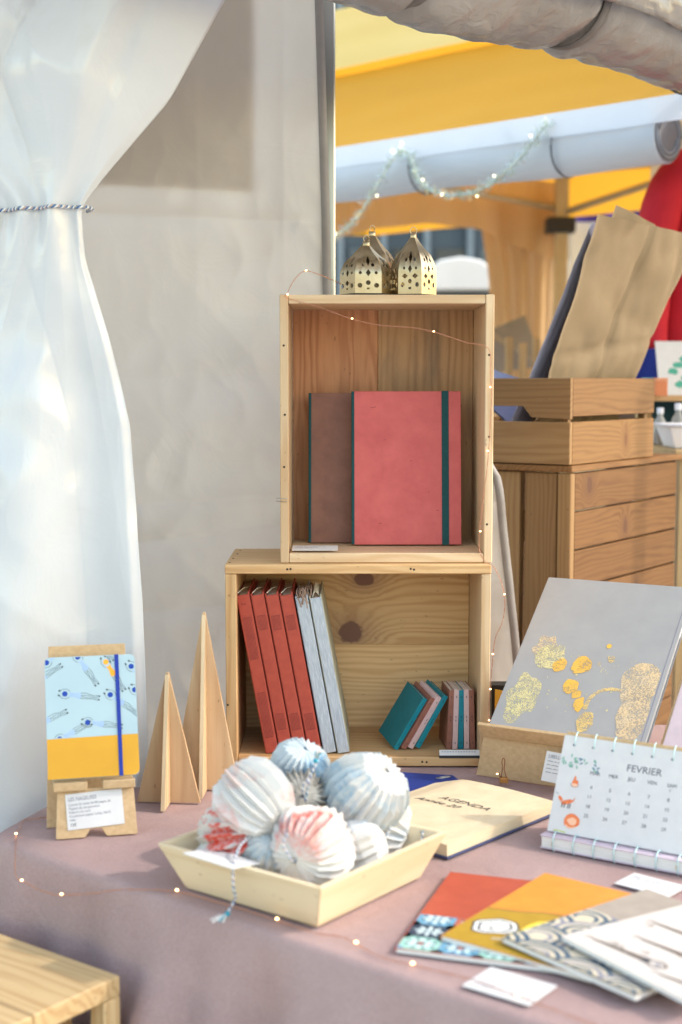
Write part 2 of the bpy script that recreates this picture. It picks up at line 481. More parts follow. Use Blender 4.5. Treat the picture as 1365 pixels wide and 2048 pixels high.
asph = paint('stone_paving', C(186, 180, 172), C(166, 160, 154), 6, .9, bump=.3, bscale=200)
g = mesh('ground', [(-150, -60, 0), (150, -60, 0), (150, 250, 0), (-150, 250, 0)], [(0, 1, 2, 3)], asph)
tag(g, kind='structure')

# ---- our stall: back wall, tied curtain, side sheet, roof, rolled side
pvc_wall = sheet('grey_white_pvc', C(238, 228, 216), C(228, 217, 204), .2, .5, scale=2.2, bump=.35, bscale=9)
pvc_white = sheet('white_pvc', C(214, 217, 221), C(207, 211, 216), .12, .06, scale=2.5, bump=.25, bscale=8)
pvc_roof = sheet('roof_pvc', C(206, 200, 194), C(200, 194, 188), .4, .45, bump=0)
pvc_roll = sheet('silver_grey_pvc', C(168, 162, 157), C(152, 146, 142), .2, .15, scale=5, bump=.5, bscale=22)
hem = paint('grey_hem', C(150, 144, 140), C(138, 132, 128), 20, .5)

wall = thing('tent_wall', 'beige translucent back wall sheet of the stall behind the stacked crates', 'tent wall')
EDGE = [(.0, .44), (.85, .385), (1.28, .335), (1.45, .12), (1.6, -.022), (1.8, -.025), (2.24, -.038), (2.5, -.045)]
def wall_y(x, z):
    y = 3.0 + .022 * nz(x * 1.3, z * .9, 2) + .006 * nz(x * 5, z * 4, 5)
    # fold lines from the sheet having been stored folded
    for z0, sl, a in ((1.135, .12, .022), (1.21, .05, .012), (1.80, -.03, .014), (.98, .09, .014), (1.47, .02, .008)):
        d = (z - z0 - sl * (x + .3)) / .012
        y -= a * math.exp(-abs(d) * .55) * (.6 + .8 * nz(x * 6, z0 * 9))
    for x0, a in ((-.12, .007), (-.30, .003)):
        d = (x - x0) / .010; y -= a * math.exp(-abs(d) * .5) * sstep(1.3, 2.3, z)
    y += .030 * abs(nz(x * 2.2 + 4, z * 1.6, 11)) + .018 * abs(nz(x * 4.5 - z * 2, z * 3.5 + x, 21)) + .006 * abs(nz(x * 13, z * 9, 31))
    # crumple near the free edge
    e = curve(EDGE, z) - x
    y += .014 * nz(x * 9, z * 5, 9) * math.exp(-max(0, e) * 7)
    return y
def wall_fn(u, v):
    z = lerp(.06, 2.46, v); xr = curve(EDGE, z); x = lerp(-1.5, xr - .014, u ** .8)
    return (x, wall_y(x, z), z)
o = grid_sheet('sheet', wall_fn, 260, 380, pvc_wall, wall)
o = grid_sheet('hem', lambda u, v: (lambda z: (curve(EDGE, z) - .016 + .018 * u, wall_y(curve(EDGE, z) - .012, z) - .004 - .004 * math.sin(u * 3.1), z))(lerp(.06, 2.46, v)), 5, 90, hem, wall)
post = thing('tent_post', 'grey metal corner post just behind the edge of the back wall', 'tent post')
box('shaft', (-.05, 3.035, .02), (-.012, 3.073, 2.5), M['steel'], post, .003)
box('foot', (-.075, 3.01, 0), (.013, 3.098, .02), M['steel'], post, .003)

CR = [(.1, -.330), (.776, -.338), (1.089, -.345), (1.387, -.362), (1.529, -.392), (1.662, -.429), (1.748, -.432), (1.802, -.392), (1.931, -.287), (2.083, -.203), (2.5, .02)]
CL = [(.1, -.86), (.8, -.80), (1.2, -.70), (1.513, -.64), (1.596, -.605), (1.70, -.572), (1.744, -.560), (1.78, -.59), (1.86, -.70), (1.97, -.92), (2.1, -1.25), (2.5, -1.6)]
def curt_fn(u, v):
    z = lerp(.12, 2.5, v); xl, xr = curve(CL, z, .014), curve(CR, z, .014)
    ti = math.exp(-((z - 1.746) / .055) ** 2)           # gathered at the string
    x = lerp(xl, xr, u); up_ = sstep(1.75, 2.0, z); dn = sstep(1.74, 1.35, z)
    y = 2.405
    # above the string: a fat roll along the free edge, flat sheet further left
    w = xr - xl; s = xr - x                            # distance from the free edge
    fat = .05 + .10 * up_
    k = s / (fat * 1.0)
    if k < 2: y -= (.075 * up_ + .012) * math.sin(min(k, 2) / 2 * math.pi) ** .8 if k > 0 else 0
    y += .03 * up_ * sstep(0, .35, 1 - k)
    y -= .018 * up_ * math.exp(-((s - .33 - .1 * (z - 1.9)) / .05) ** 2) + .012 * up_ * math.exp(-((s - .52) / .04) ** 2)
    y += .01 * up_ * nz(x * 3, z * 3, 1)
    # below the string: long folds spreading from the gather
    f = (1 - up_)
    y += f * dn * (.038 * math.sin(u * 7.2 + 1.6 + .5 * nz(0, z * 1.2)) * (.35 + .65 * dn) + .010 * math.sin(u * 15 + 2 + z * 1.0) * (1 - .7 * dn))
    y += f * .007 * math.sin(u * 15 + 1) * math.exp(-((z - 1.71) / .09) ** 2)
    y += f * .024 * nz(x * 4, z * 1.9, 7) + f * .003 * nz(x * 13, z * 6, 4)
    y += f * .012 * sstep(.95, 1, u)
    if abs(z - 1.746) > .002:
        dz_ = abs(z - 1.746); phi = (x + .468) / (dz_ * .55 + .05)
        y += (.45 if z > 1.746 else 1.0) * min(.030, dz_ * .13) * (abs(nz(phi * 1.5 + (3 if z > 1.746 else 0), dz_ * .8, 5)) + .15 * abs(nz(phi * 4, dz_ * 1.5, 9)))
        y += .020 * abs(nz(x * 4 + z * 2.5, z * 3, 13)) * sstep(.03, .25, dz_) + .006 * abs(nz(x * 11 - z * 3, z * 8, 17)) * sstep(.03, .2, dz_)
    y += .016 * abs(nz(x * 8 + z * 2, z * 7 - x * 3, 23)) * math.exp(-((z - 1.38) / .2) ** 2) + .010 * abs(nz(x * 6, z * 4 + x * 4, 29)) * sstep(1.78, 1.95, z)
    y += ti * .005 * math.sin(u * 17)
    return (x, y, z)
cu = thing('stall_curtain', 'glossy white plastic curtain gathered by a string at the left', 'curtain')
grid_sheet('sheet', curt_fn, 210, 320, pvc_white, cu, thick=.0012)
def twine(name, path, r, parent=None, colors=None, pitch=.012, lay=None):
    """three thin strands twisted round each other"""
    path = [Vector(q) for q in path]
    # resample
    out = [path[0]]; acc = 0; step = pitch / 6
    for a, b_ in zip(path, path[1:]):
        L = (b_ - a).length; n = max(1, int(L / step))
        for k in range(1, n + 1): out.append(a.lerp(b_, k / n))
    geos = []
    for s in range(3):
        pts = []; dist = 0
        for i, p in enumerate(out):
            t = (out[min(i + 1, len(out) - 1)] - out[max(i - 1, 0)]).normalized()
            sd = t.cross(Vector((.2, .3, .93))).normalized(); u_ = sd.cross(t)
            if i: dist += (p - out[i - 1]).length
            a = dist / pitch * 2 * math.pi + s * 2.094
            pts.append(p + (sd * math.cos(a) + u_ * math.sin(a)) * r * .55)
        v, f = tube_geo(pts, r * .55, 5); geos.append((v, f, s))
    return merged(name, geos, colors, parent, True)
TW = [paint('white_yarn', C(232, 232, 230), rough=.9), paint('blue_yarn', C(70, 110, 160), rough=.9), paint('coral_yarn', C(226, 180, 160), C(40, 130, 140), 60, .9)]
tp = []
for k in range(15):
    a = k / 14; u = a; x, y, z = curt_fn(u, (1.746 - .12) / 2.38)
    tp.append((lerp(-.566, -.424, a), y - .004 - .004 * math.sin(a * math.pi), 1.744 + .004 * a))
tp = [(-.95, 2.46, 1.715), (-.75, 2.43, 1.726), (-.62, 2.40, 1.736)] + tp + [(-.418, 2.42, 1.748), (-.43, 2.45, 1.748)]
tw = twine('curtain_string', smooth_path(tp, 4), .0032, None, TW)
tag(tw, 'multicoloured twisted twine tied round the white curtain', 'string')
side = mesh_side = grid_sheet('side_sheet', lambda u, v: (lerp(-1.7, -.50, u), 2.62 + .02 * math.sin(u * 17) + .015 * nz(u * 8, v * 3, 3) + .05 * u, lerp(.05, 2.5, v)), 60, 60, pvc_white)
tag(side, 'flat white plastic sheet hanging behind the gathered curtain at the far left', 'tent wall')

# roof of our stall: unseen, carried out over the table to cut sky light
rf = thing('stall_shade_roof', 'off white plastic roof sheet out of view, extended over the table to cut sky light', 'tent roof')
grid_sheet('sheet', lambda u, v: (lerp(-1.7, 1.70, u), lerp(1.1, 3.02, v), 2.52 + .25 * math.sin(u * math.pi) * math.sin(v * math.pi)), 20, 20, pvc_roof, rf)
for x, y in ((-1.68, 1.12), (1.68, 1.12)): box('roof_post', (x - .02, y - .02, 0), (x + .02, y + .02, 2.52), M['steel'], rf, .002)

# grey rolled-up side wall along the roof edge
roll = thing('rolled_side_wall', 'grey rolled up plastic side wall hanging under the roof edge at the top right', 'tent wall')
e = Vector((.652, .758, 0)); n_ = Vector((.758, -.652, 0))
P0 = Vector((.305, 2.75, 2.215))
def roll_fn(u, v):
    t = lerp(-1.0, 1.5, u); a = v * 2 * math.pi
    r = .105 + .012 * math.sin(a * 2 + t * 3) + .006 * nz(t * 3 + 3, math.cos(a) * 1.3, math.sin(a) * 1.3) + .006 * nz(t * 19, math.cos(a) * 2, math.sin(a) * 2)
    r += .007 * abs(nz(t * 9 + math.cos(a) * 3, math.sin(a) * 3, 4)) 
    for st in (-.30, .22, .78): r -= .020 * math.exp(-((t - st) / .022) ** 2)
    r += .004
    c = P0 + e * t + Vector((0, 0, .012 * math.sin(t * 4)))
    return tuple(c + n_ * (math.cos(a) * r) + Vector((0, 0, math.sin(a) * r)))
grid_sheet('roll', roll_fn, 260, 56, pvc_roll, roll)
# the loose end of the sheet on the outside of the roll
def flap_fn(u, v):
    t = lerp(-1.0, 1.5, u); a = lerp(1.75, -.35 + .12 * nz(t * 2, 1), v)
    r = .121 + .006 * math.sin(t * 5) + .022 * nz(t * 6 + v * 4, v * 2, 8) * v + .012 * abs(nz(t * 14 - v * 8, v * 3, 2)) + .01 * v
    for st in (-.30, .22, .78): r -= .012 * math.exp(-((t - st) / .022) ** 2)
    c = P0 + e * t + Vector((0, 0, .012 * math.sin(t * 4)))
    return tuple(c + n_ * (math.cos(a) * r) + Vector((0, 0, math.sin(a) * r)))
grid_sheet('loose_flap', flap_fn, 220, 24, pvc_roll, roll, thick=.001)
strap = paint('grey_strap', C(116, 110, 106), C(104, 98, 95), 40, .6)
for st in (-.30, .22, .78):
    V = []; Fc = []
    for k in range(28):
        a = 2 * math.pi * k / 28
        for s, rr in ((-.012, .098), (.012, .098), (.012, .102), (-.012, .102)):
            V.append(tuple(P0 + e * (st + s) + n_ * math.cos(a) * rr + Vector((0, 0, math.sin(a) * rr + .012 * math.sin(st * 4)))))
    for k in range(28):
        for q in range(4):
            q2 = (q + 1) % 4; k2 = (k + 1) % 28
            Fc.append((k * 4 + q, k * 4 + q2, k2 * 4 + q2, k2 * 4 + q))
    mesh('strap', V, Fc, strap, roll, True)

# ---- an added unseen sheet right behind the translucent wall (darkens its upper part)
bd = thing('wall_shade_sheet', 'added rectangular sheet behind the back wall, shading it at the top', 'banner')
grid_sheet('cloth', lambda u, v: (lambda x, z: (x, wall_y(x, z) + .006, z))(lerp(-1.0, -.184 + .006 * v, u), lerp(1.893 - .035 * u, 2.5, v)), 60, 50, sheet('shade_sheet_cloth', C(176, 164, 152), C(166, 154, 142), .7, .6, bump=0), bd)
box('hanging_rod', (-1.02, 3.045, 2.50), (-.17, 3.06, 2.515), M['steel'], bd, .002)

# ---- neighbouring stall with yellow canopy
yel = sheet('yellow_canvas', C(228, 176, 66), C(222, 168, 58), .6, .45, C(236, 168, 46), scale=1.5, bump=.06, bscale=3, spec=.2)
yel_pale = sheet('pale_yellow_canvas', C(232, 212, 138), C(228, 206, 128), .6, .4, C(232, 200, 112), scale=1.5, bump=.06, bscale=3, spec=.2)  # paler yellow used on the upper front panel
Q0 = Vector((-1.31, 6.24, 2.238)); ee = Vector((.722, -.692, 0)); gg = Vector((.692, .722, 0))
LW, DP = 4.2, 2.1
Q1 = Q0 + ee * LW; Q2 = Q1 + gg * DP; Q3 = Q0 + gg * DP
can = thing('yellow_canopy', 'yellow canvas canopy of the neighbouring stall', 'canopy')
A0 = Q0 + ee * .7 + gg * 1.0 + Vector((0, 0, .82)); A1 = Q1 - ee * .9 + gg * 1.0 + Vector((0, 0, .82))
def panel(name, a, b_, c, d, mat, sag=.05, n=24, parent=can):
    def fn(u, v):
        p = a.lerp(b_, u).lerp(d.lerp(c, u), v)
        s = math.sin(u * math.pi) * math.sin(v * math.pi)
        return tuple(p - Vector((0, 0, sag * s)) + Vector((0, 0, .012 * nz(u * 5, v * 4, 3))))
    return grid_sheet(name, fn, n, n, mat, parent)
def mid(a, b_, t): return a.lerp(b_, t)
ft = .50
panel('front_panel', Q0, Q1, mid(Q1, A1, ft), mid(Q0, A0, ft), yel, .03)
panel('upper_front_panel', mid(Q0, A0, ft) + Vector((0, 0, .02)) - gg * .03, mid(Q1, A1, ft) + Vector((0, 0, .02)) - gg * .03, A1 + Vector((0, 0, .02)), A0 + Vector((0, 0, .02)), yel_pale, .01)
panel('back_panel', Q3, Q2, A1, A0, yel, .04)
panel('left_panel', Q0, Q3, A0 + Vector((0, 0, .001)), A0, yel, .04)
panel('right_panel', Q1, Q2, A1 + Vector((0, 0, .001)), A1, yel, .04)
# white valance under the eave and the rolled white side
vwhite = sheet('white_canvas', C(226, 232, 238), C(216, 224, 232), .55, .3, scale=3, bump=.08, bscale=5)
vroll = thing('white_rolled_wall', 'pale blue white rolled canvas wall under the yellow canopy', 'tent wall')
ax = Vector((0, 0, 2.165))
S0 = Vector((-.66, 5.56, 2.145)); SL = 2.18
def vr_fn(u, v):
    t = u * SL; a = v * 2 * math.pi
    r = .075 + .004 * math.sin(a * 2 + t * 2) + .010 * nz(t * 2.5, math.cos(a), math.sin(a))
    c = S0 + ee * t
    return tuple(c + gg * math.cos(a) * r + Vector((0, 0, math.sin(a) * r)))
grid_sheet('roll', vr_fn, 60, 26, vwhite, vroll)
grid_sheet('valance', lambda u, v: tuple(S0 + ee * (u * (SL + .7)) - gg * .082 + Vector((0, 0, .092 - v * (.07 + .006 * nz(u * 12, 0))))), 40, 4, vwhite, vroll)
# spiral end of the roll
sp = []
for k in range(40):
    a = k * .32; sp.append(S0 + ee * (SL + .002) + gg * math.cos(a) * (.070 - k * .0006) + Vector((0, 0, math.sin(a) * (.070 - k * .0006))))
tube('roll_end', sp, .0032, paint('shadowed_canvas_edge', C(150, 156, 164), rough=.7), vroll, 5)
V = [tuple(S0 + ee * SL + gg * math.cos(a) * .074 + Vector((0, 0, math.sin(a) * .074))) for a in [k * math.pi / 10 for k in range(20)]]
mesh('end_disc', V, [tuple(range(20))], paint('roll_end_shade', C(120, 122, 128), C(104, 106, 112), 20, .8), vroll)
for t in (1.29, 1.84):
    pts = [S0 + ee * t + gg * math.cos(a) * .082 + Vector((0, 0, math.sin(a) * .082)) for a in [k * math.pi / 10 for k in range(21)]]
    tube('tie', pts, .004, paint('grey_tie', C(120, 124, 130), rough=.8), vroll, 5)

# frame of the neighbouring stall
alu = paint('pale_metal', C(196, 176, 140), C(180, 160, 126), 10, .45, metal=.3)
dkj = paint('black_joint', C(40, 38, 38), rough=.5)
fr = thing('canopy_frame', 'metal folding frame and posts under the yellow canopy', 'frame')
PQ = Vector((1.0, 6.55, 0))
def bar(name, a, b_, r=.016, m=None, parent=fr): return tube(name, [a, b_], r, m or alu, parent, 8)
box('post', (PQ.x - .03, PQ.y - .03, 0), (PQ.x + .03, PQ.y + .03, 2.42), alu, fr, .004)
box('joint', (PQ.x - .07, PQ.y - .05, 2.13), (PQ.x + .06, PQ.y + .05, 2.20), dkj, fr, .006)
box('joint', (PQ.x - .05, PQ.y - .05, 2.42), (PQ.x + .05, PQ.y + .05, 2.50), dkj, fr, .006)
for q in (Q1, Q2):
    box('post', (q.x - .03, q.y - .03, 0), (q.x + .03, q.y + .03, 2.25), alu, fr, .004)
T0 = Vector((PQ.x, PQ.y, 2.40))
bar('cross_bar', T0, Q2 + Vector((0, 0, .18))); bar('cross_bar', T0 + Vector((0, 0, -.18)), Q2 + Vector((-.6, .2, .40)))
bar('cross_bar', T0, Vector((-.6, 5.6, 2.25))); bar('cross_bar', T0 + Vector((0, 0, -.16)), Vector((-.1, 6.2, 2.39)))
bar('cross_bar', T0 + Vector((0, 0, .02)), Q1 + Vector((-.5, .2, .2)))
# peach curtains tied at the post and hanging as a swag
peach = sheet('peach_canvas', C(222, 192, 150), C(212, 180, 136), .7, .45, C(222, 194, 156), scale=3, bump=.05, spec=.2)
sw = thing('peach_swag', 'peach coloured fabric swag hanging below the rolled white wall', 'curtain')
def sw_fn(u, v):
    x = lerp(-.5, 1.02, u); y = 6.62 + .03 * math.sin(u * 40)
    drop = .10 + .055 * math.sin(u * 2.2 * math.pi + .5) + .05 * sstep(.75, .95, u)
    return (x, y, 2.42 - .05 * u - v * (.17 + drop * .9))
grid_sheet('fabric', sw_fn, 70, 12, peach, sw)
pc = thing('peach_curtain', 'peach coloured fabric curtain gathered against the metal post', 'curtain')
def pc_fn(u, v):
    z = lerp(.2, 2.3, v); w = .30 + .05 * sstep(1.9, 2.3, z) - .05 * math.exp(-((z - 1.5) / .4) ** 2)
    x = lerp(PQ.x - .02 - w, PQ.x + .0, u) + .02 * math.sin(z * 3)
    return (x, 6.68 + .03 * math.sin(u * 22 + .4 * math.sin(z * 3)), z)
grid_sheet('fabric', pc_fn, 60, 40, peach, pc)

# tinsel garland: two swags
tin = [paint('silver_tinsel', C(226, 232, 220), rough=.22, metal=.7), paint('green_tinsel', C(210, 222, 196), rough=.25, metal=.6)]
ledg = emit('garland_bulb', (1, .85, .5, 1), 2)
G = [S0 + ee * .72 + Vector((0, 0, -.10)) - gg * .1, S0 + ee * .88 + Vector((0, 0, -.20)) - gg * .1, S0 + ee * 1.08 + Vector((0, 0, -.17)) - gg * .12, S0 + ee * 1.29 + Vector((0, 0, .04)) - gg * .12,
     S0 + ee * 1.40 + Vector((0, 0, -.08)) - gg * .13, S0 + ee * 1.55 + Vector((0, 0, -.12)) - gg * .13, S0 + ee * 1.70 + Vector((0, 0, -.07)) - gg * .12, S0 + ee * 1.84 + Vector((0, 0, .06)) - gg * .1]
gp = smooth_path(G, 10)
ga = thing('tinsel_garland', 'pale silver green tinsel garland with small lights swagged under the rolled canvas', 'garland')
tube('cord', gp, .003, tin[0], ga, 5)
geo = []
rnd = random.Random(3)
for p in gp:
    for k in range(20):
        d = Vector((rnd.gauss(0, 1), rnd.gauss(0, 1), rnd.gauss(0, 1))).normalized(); q = p + Vector((rnd.uniform(-.015, .015), rnd.uniform(-.015, .015), 0))
        s = d.orthogonal().normalized() * .0011; L = rnd.uniform(.010, .026)
        geo.append(([q + s, q - s, q + d * L - s, q + d * L + s], [(0, 1, 2, 3)], rnd.randint(0, 1)))
tag(merged('strands', geo, tin, ga, False), kind='stuff')
for k in range(3, len(gp), 7):
    c = gp[k] + Vector((rnd.uniform(-.02, .02), -.02, rnd.uniform(-.02, .02)))
    bm = bmesh.new(); bmesh.ops.create_icosphere(bm, subdivisions=1, radius=.0034, matrix=Matrix.Translation(c)); from_bm('bulb', bm, ledg, ga, True)

# far facade behind everything
fac = thing('far_building', 'dark teal building front with tall windows far behind the stalls', 'building')
dteal = paint('dark_facade', C(72, 84, 92), C(58, 68, 76), 2, .7)
mull = paint('pale_mullion', C(120, 132, 140), C(104, 116, 124), 3, .6)
glassm = [paint('dark_window_%d' % k, c, rough=.12) for k, c in enumerate((C(44, 54, 64), C(64, 80, 92), C(36, 42, 50)))]
fx0, fx1, fy = -6, 9, 14.0
box('wall', (fx0, fy, 0), (fx1, fy + .3, 7.5), dteal, fac, 0)
k = 0; x = fx0 + .2
while x < fx1 - .4:
    for (z0, z1) in ((.4, 1.55), (1.75, 2.75), (2.95, 4.4), (4.7, 6.6)):
        w_ = box('window', (x, fy - .02, z0), (x + .28, fy - .001, z1), glassm[(k * 7 + int(z0 * 3)) % 3], fac, .004)
    box('mullion', (x + .30, fy - .08, .2), (x + .36, fy - .002, 7.2), mull, fac, .004)
    x += .42; k += 1
box('cornice', (fx0, fy - .2, 7.5), (fx1, fy + .4, 7.8), mull, fac, .01)
# low white stand in sunlight in front of the facade
ws = thing('white_stand', 'sunlit white cloth covered stand far behind the top crate', 'market stand')
wm = paint('sunlit_white', C(240, 238, 232), C(230, 228, 222), 3, .8)
for k in range(4):
    x0 = .50 + k * .36
    prism('cloth_panel', [(x0 + .01, 0), (x0 + .35, 0), (x0 + .35, .13), (x0 + .30, .17), (x0 + .18, .19), (x0 + .06, .17), (x0 + .01, .13)], 0, .5, wm, ws, .01, Matrix.Translation((0, 8.7, 1.98)) @ Matrix.Rotation(R(90), 4, 'X'))
box('table_frame', (.5, 8.28, 0), (1.94, 8.66, 1.97), mull, ws, .01)

# white panel of another tent at the far right
tp_ = grid_sheet('white_tent_side', lambda u, v: (lerp(1.02, 2.4, u) + .10 * (v - .5) * (1 - u), 4.9 + .03 * math.sin(u * 14), lerp(.1, 2.75, v)), 30, 10, vwhite)
tag(tp_, 'white tent side panel behind the red shirt at the right edge', 'tent wall')
pb = thing('purple_banner', 'purple cloth strip hanging below the canopy behind the metal post', 'banner')
grid_sheet('cloth', lambda u, v: (lerp(1.12, 1.75, u), 6.9 + .02 * math.sin(u * 20), 2.34 - v * .12), 20, 3, paint('purple_cloth', C(70, 50, 130), rough=.8), pb)
box('rail', (1.1, 6.88, 2.33), (1.78, 6.9, 2.35), alu, pb, .002)
pd = thing('cream_door', 'tall cream board standing right of the metal post', 'board')
box('board', (1.13, 7.1, 0), (1.32, 7.14, 2.28), paint('cream_board', C(226, 214, 186), C(216, 202, 172), 4, .7), pd, .004)
box('foot', (1.10, 7.0, 0), (1.35, 7.24, .05), mull, pd, .004)
dkb = thing('brown_partition', 'dark brown partition behind the paper bag', 'panel')
box('panel', (1.36, 7.3, 0), (2.6, 7.36, 2.25), paint('dark_brown', C(74, 58, 48), C(58, 46, 40), 4, .7), dkb, .005)
box('top_rail', (1.36, 7.26, 2.25), (2.6, 7.4, 2.31), wm, dkb, .005)
# grey chair back and slatted chair in the gap right of the top crate
ch = thing('folding_chair', 'blurred grey cloth folding chair right of the top crate', 'chair')
gc = paint('grey_cloth', C(150, 148, 150), C(130, 128, 132), 6, .9)
mesh('backrest', [(.50, 5.4, 1.48), (.78, 5.5, 1.52), (.72, 5.62, 1.72), (.58, 5.55, 1.66), (.50, 5.46, 1.66)], [(0, 1, 2, 3, 4)], gc, ch)
box('seat', (.46, 5.4, 1.20), (.86, 5.8, 1.24), gc, ch, .01)
for x in (.47, .83):
    for y in (5.42, 5.76): box('leg', (x, y, 0), (x + .03, y + .03, 1.20), alu, ch, .003)
pk = thing('wooden_rack', 'small light wooden rack of upright slats behind the slatted box', 'rack')
for k in range(5): box('slat', (.60 + k * .05, 5.2, 1.0), (.625 + k * .05, 5.23, 1.62 - .02 * (k % 2)), M['bench'], pk, .003, axis=2)
box('rail', (.58, 5.235, 1.1), (.86, 5.26, 1.15), M['bench'], pk, .003)
for x in (.6, .82): box('leg', (x, 5.27, 0), (x + .03, 5.3, 1.3), M['bench'], pk, .003, axis=2)

# ================================================================== TABLE
A = Vector((-.556, 2.165)); FD = Vector((.771, -.637))
outline = [A, Vector((-.50, 2.345)), Vector((-.36, 2.62)), Vector((-.33, 2.91)), Vector((1.25, 2.91)), Vector((1.45, 1.9)), A + FD * 1.35]
tb = thing('table', 'trestle table hidden under the mauve cloth', 'table')
ins = [(p.x * .985 + .006, 2.3 + (p.y - 2.3) * .985) for p in outline]
prism('tabletop', ins, .722, .744, M['pine_honey'], tb)
for x, y in ((-.30, 2.45), (-.05, 2.75), (1.15, 2.75), (.55, 1.5)): box('leg', (x - .02, y - .02, 0), (x + .02, y + .02, .72), M['pine_honey'], tb, .002, axis=2)
# cloth: dense outline with rounded corners, top sheet then a hanging skirt with folds
def dense(poly, rad=.05, step=.012):
    out = []; n = len(poly)
    for i in range(n):
        p0, p, p1 = poly[i - 1], poly[i], poly[(i + 1) % n]
        a = (p0 - p); b_ = (p1 - p); r = min(rad, a.length * .4, b_.length * .4)
        s, e2 = p + a.normalized() * r, p + b_.normalized() * r
        for k in range(7):
            t = k / 6; out.append(s.lerp(p, t).lerp(p.lerp(e2, t), t))
    res = []
    for i in range(len(out)):
        p, q = out[i], out[(i + 1) % len(out)]; n = max(1, int((q - p).length / step))
        for k in range(n): res.append(p.lerp(q, k / n))
    return res
ring = dense(outline)
N = len(ring); cen = Vector((.35, 2.3))
nrm = []
for i in range(N):
    t = (ring[(i + 2) % N] - ring[i - 2]).normalized(); q = Vector((t.y, -t.x))
    if q.dot(ring[i] - cen) < 0: q = -q
    nrm.append(q)
V = []; Fc = []
arc = [0]
for i in range(1, N): arc.append(arc[-1] + (ring[i] - ring[i - 1]).length)
prof = [(-.014, 0), (-.007, -.0008), (-.002, -.004), (.002, -.011), (.004, -.022)] + [(.005, -.022 - .035 * k) for k in range(1, 20)]
for j, (off, dz) in enumerate(prof):
    for i in range(N):
        s = arc[i]; d = sstep(.0, .20, -dz)
        f = .024 * math.sin(s * 22 + 2.2 * math.sin(s * 5) + dz * 2.0) * d + .020 * abs(nz(s * 5 + dz * 3.5, dz * 4 - s * 2, 6)) * sstep(.01, .2, -dz) + .008 * abs(nz(s * 14 - dz * 6, dz * 9, 16)) * sstep(.01, .15, -dz) + .012 * math.sin(s * 57 + dz * 5) * d + .016 * nz(s * 9, dz * 4, 1) * sstep(0, .12, -dz)
        q = ring[i] + nrm[i] * (off + f + .035 * d)
        V.append((q.x, q.y, .75 + dz + .0025 * nz(q.x * 7, q.y * 7, 2) * (1 if dz > -.01 else 0)))
for j in range(len(prof) - 1):
    for i in range(N):
        i2 = (i + 1) % N; Fc.append((j * N + i, j * N + i2, (j + 1) * N + i2, (j + 1) * N + i))
inner = [Vector((V[i][0], V[i][1])) for i in range(N)]
gpts = []
from mathutils.geometry import intersect_point_line
def in_poly(x, y, h):
    c = False; j = len(h) - 1
    for i in range(len(h)):
        if (h[i].y > y) != (h[j].y > y) and x < (h[j].x - h[i].x) * (y - h[i].y) / (h[j].y - h[i].y) + h[i].x: c = not c
        j = i
    return c
shr = [cen + (q - cen) * .975 for q in inner]
gx = -.6
while gx < 1.5:
    gy = 1.2
    while gy < 2.95:
        if in_poly(gx, gy, shr): gpts.append(Vector((gx, gy)))
        gy += .018
    gx += .018
v2, _, f2, *_q = delaunay_2d_cdt(inner + gpts, [(i, (i + 1) % N) for i in range(N)], [], 0, 1e-6)
base = len(V); idx = []
for k, q in enumerate(v2):
    if k < N: idx.append(k)
    else: idx.append(len(V)); V.append((q.x, q.y, .75 + .0012 * nz(q.x * 6, q.y * 6, 2) - .0016 * abs(nz(q.x * 4 + q.y * 2, q.y * 4 - q.x, 12))))
for f in f2:
    if in_poly(sum(v2[k].x for k in f) / 3, sum(v2[k].y for k in f) / 3, inner): Fc.append(tuple(idx[k] for k in f))
cl = mesh('tablecloth', V, Fc, M['cloth'], None, True)
tag(cl, 'dusty mauve cotton tablecloth draped over the display table', 'tablecloth')

# ---- pine bench at the lower left
K = Vector((-.297, 1.857, 0)); bs = Vector((-.800, .600, 0)); bf = Vector((-.42, -.907, 0))
be = thing('pine_bench', 'light pine bench beside the tablecloth in the lower left corner', 'bench', frame((K.x, K.y, 0), -bs, bs.cross(Vector((0, 0, 1)))))
# local x along the table (to the right), y away from the camera side, z up ; the seat spans x -.75..0 , y -.42..0
for k in range(3):
    y0 = -.46 + k * .154
    box('board', (-.80, y0, .632), (-.001 * k, y0 + .1525, .66), M['bench'], be, .002)
box('side_panel', (-.075, -.44, .10), (-.060, -.035, .631), M['box_wood2'], be, .001, axis=2)
for x, y in ((-.03, -.457), (-.03, -.03), (-.79, -.457), (-.79, -.03)):
    box('leg', (x, y, 0), (x + .028, y + .03, .6315), M['bench'], be, .002, axis=2)
box('back_panel', (-.76, -.30, .10), (-.031, -.285, .631), M['box_wood2'], be, .001, axis=0)
lathe('bolt', [(0, 0), (.006, 0), (.006, .006), (.011, .008), (.012, .014), (.008, .019), (0, .020)], M['steel'], be, 14, Matrix.Translation((-.0598, -.085, .606)) @ Matrix.Rotation(R(90), 4, 'Y'))

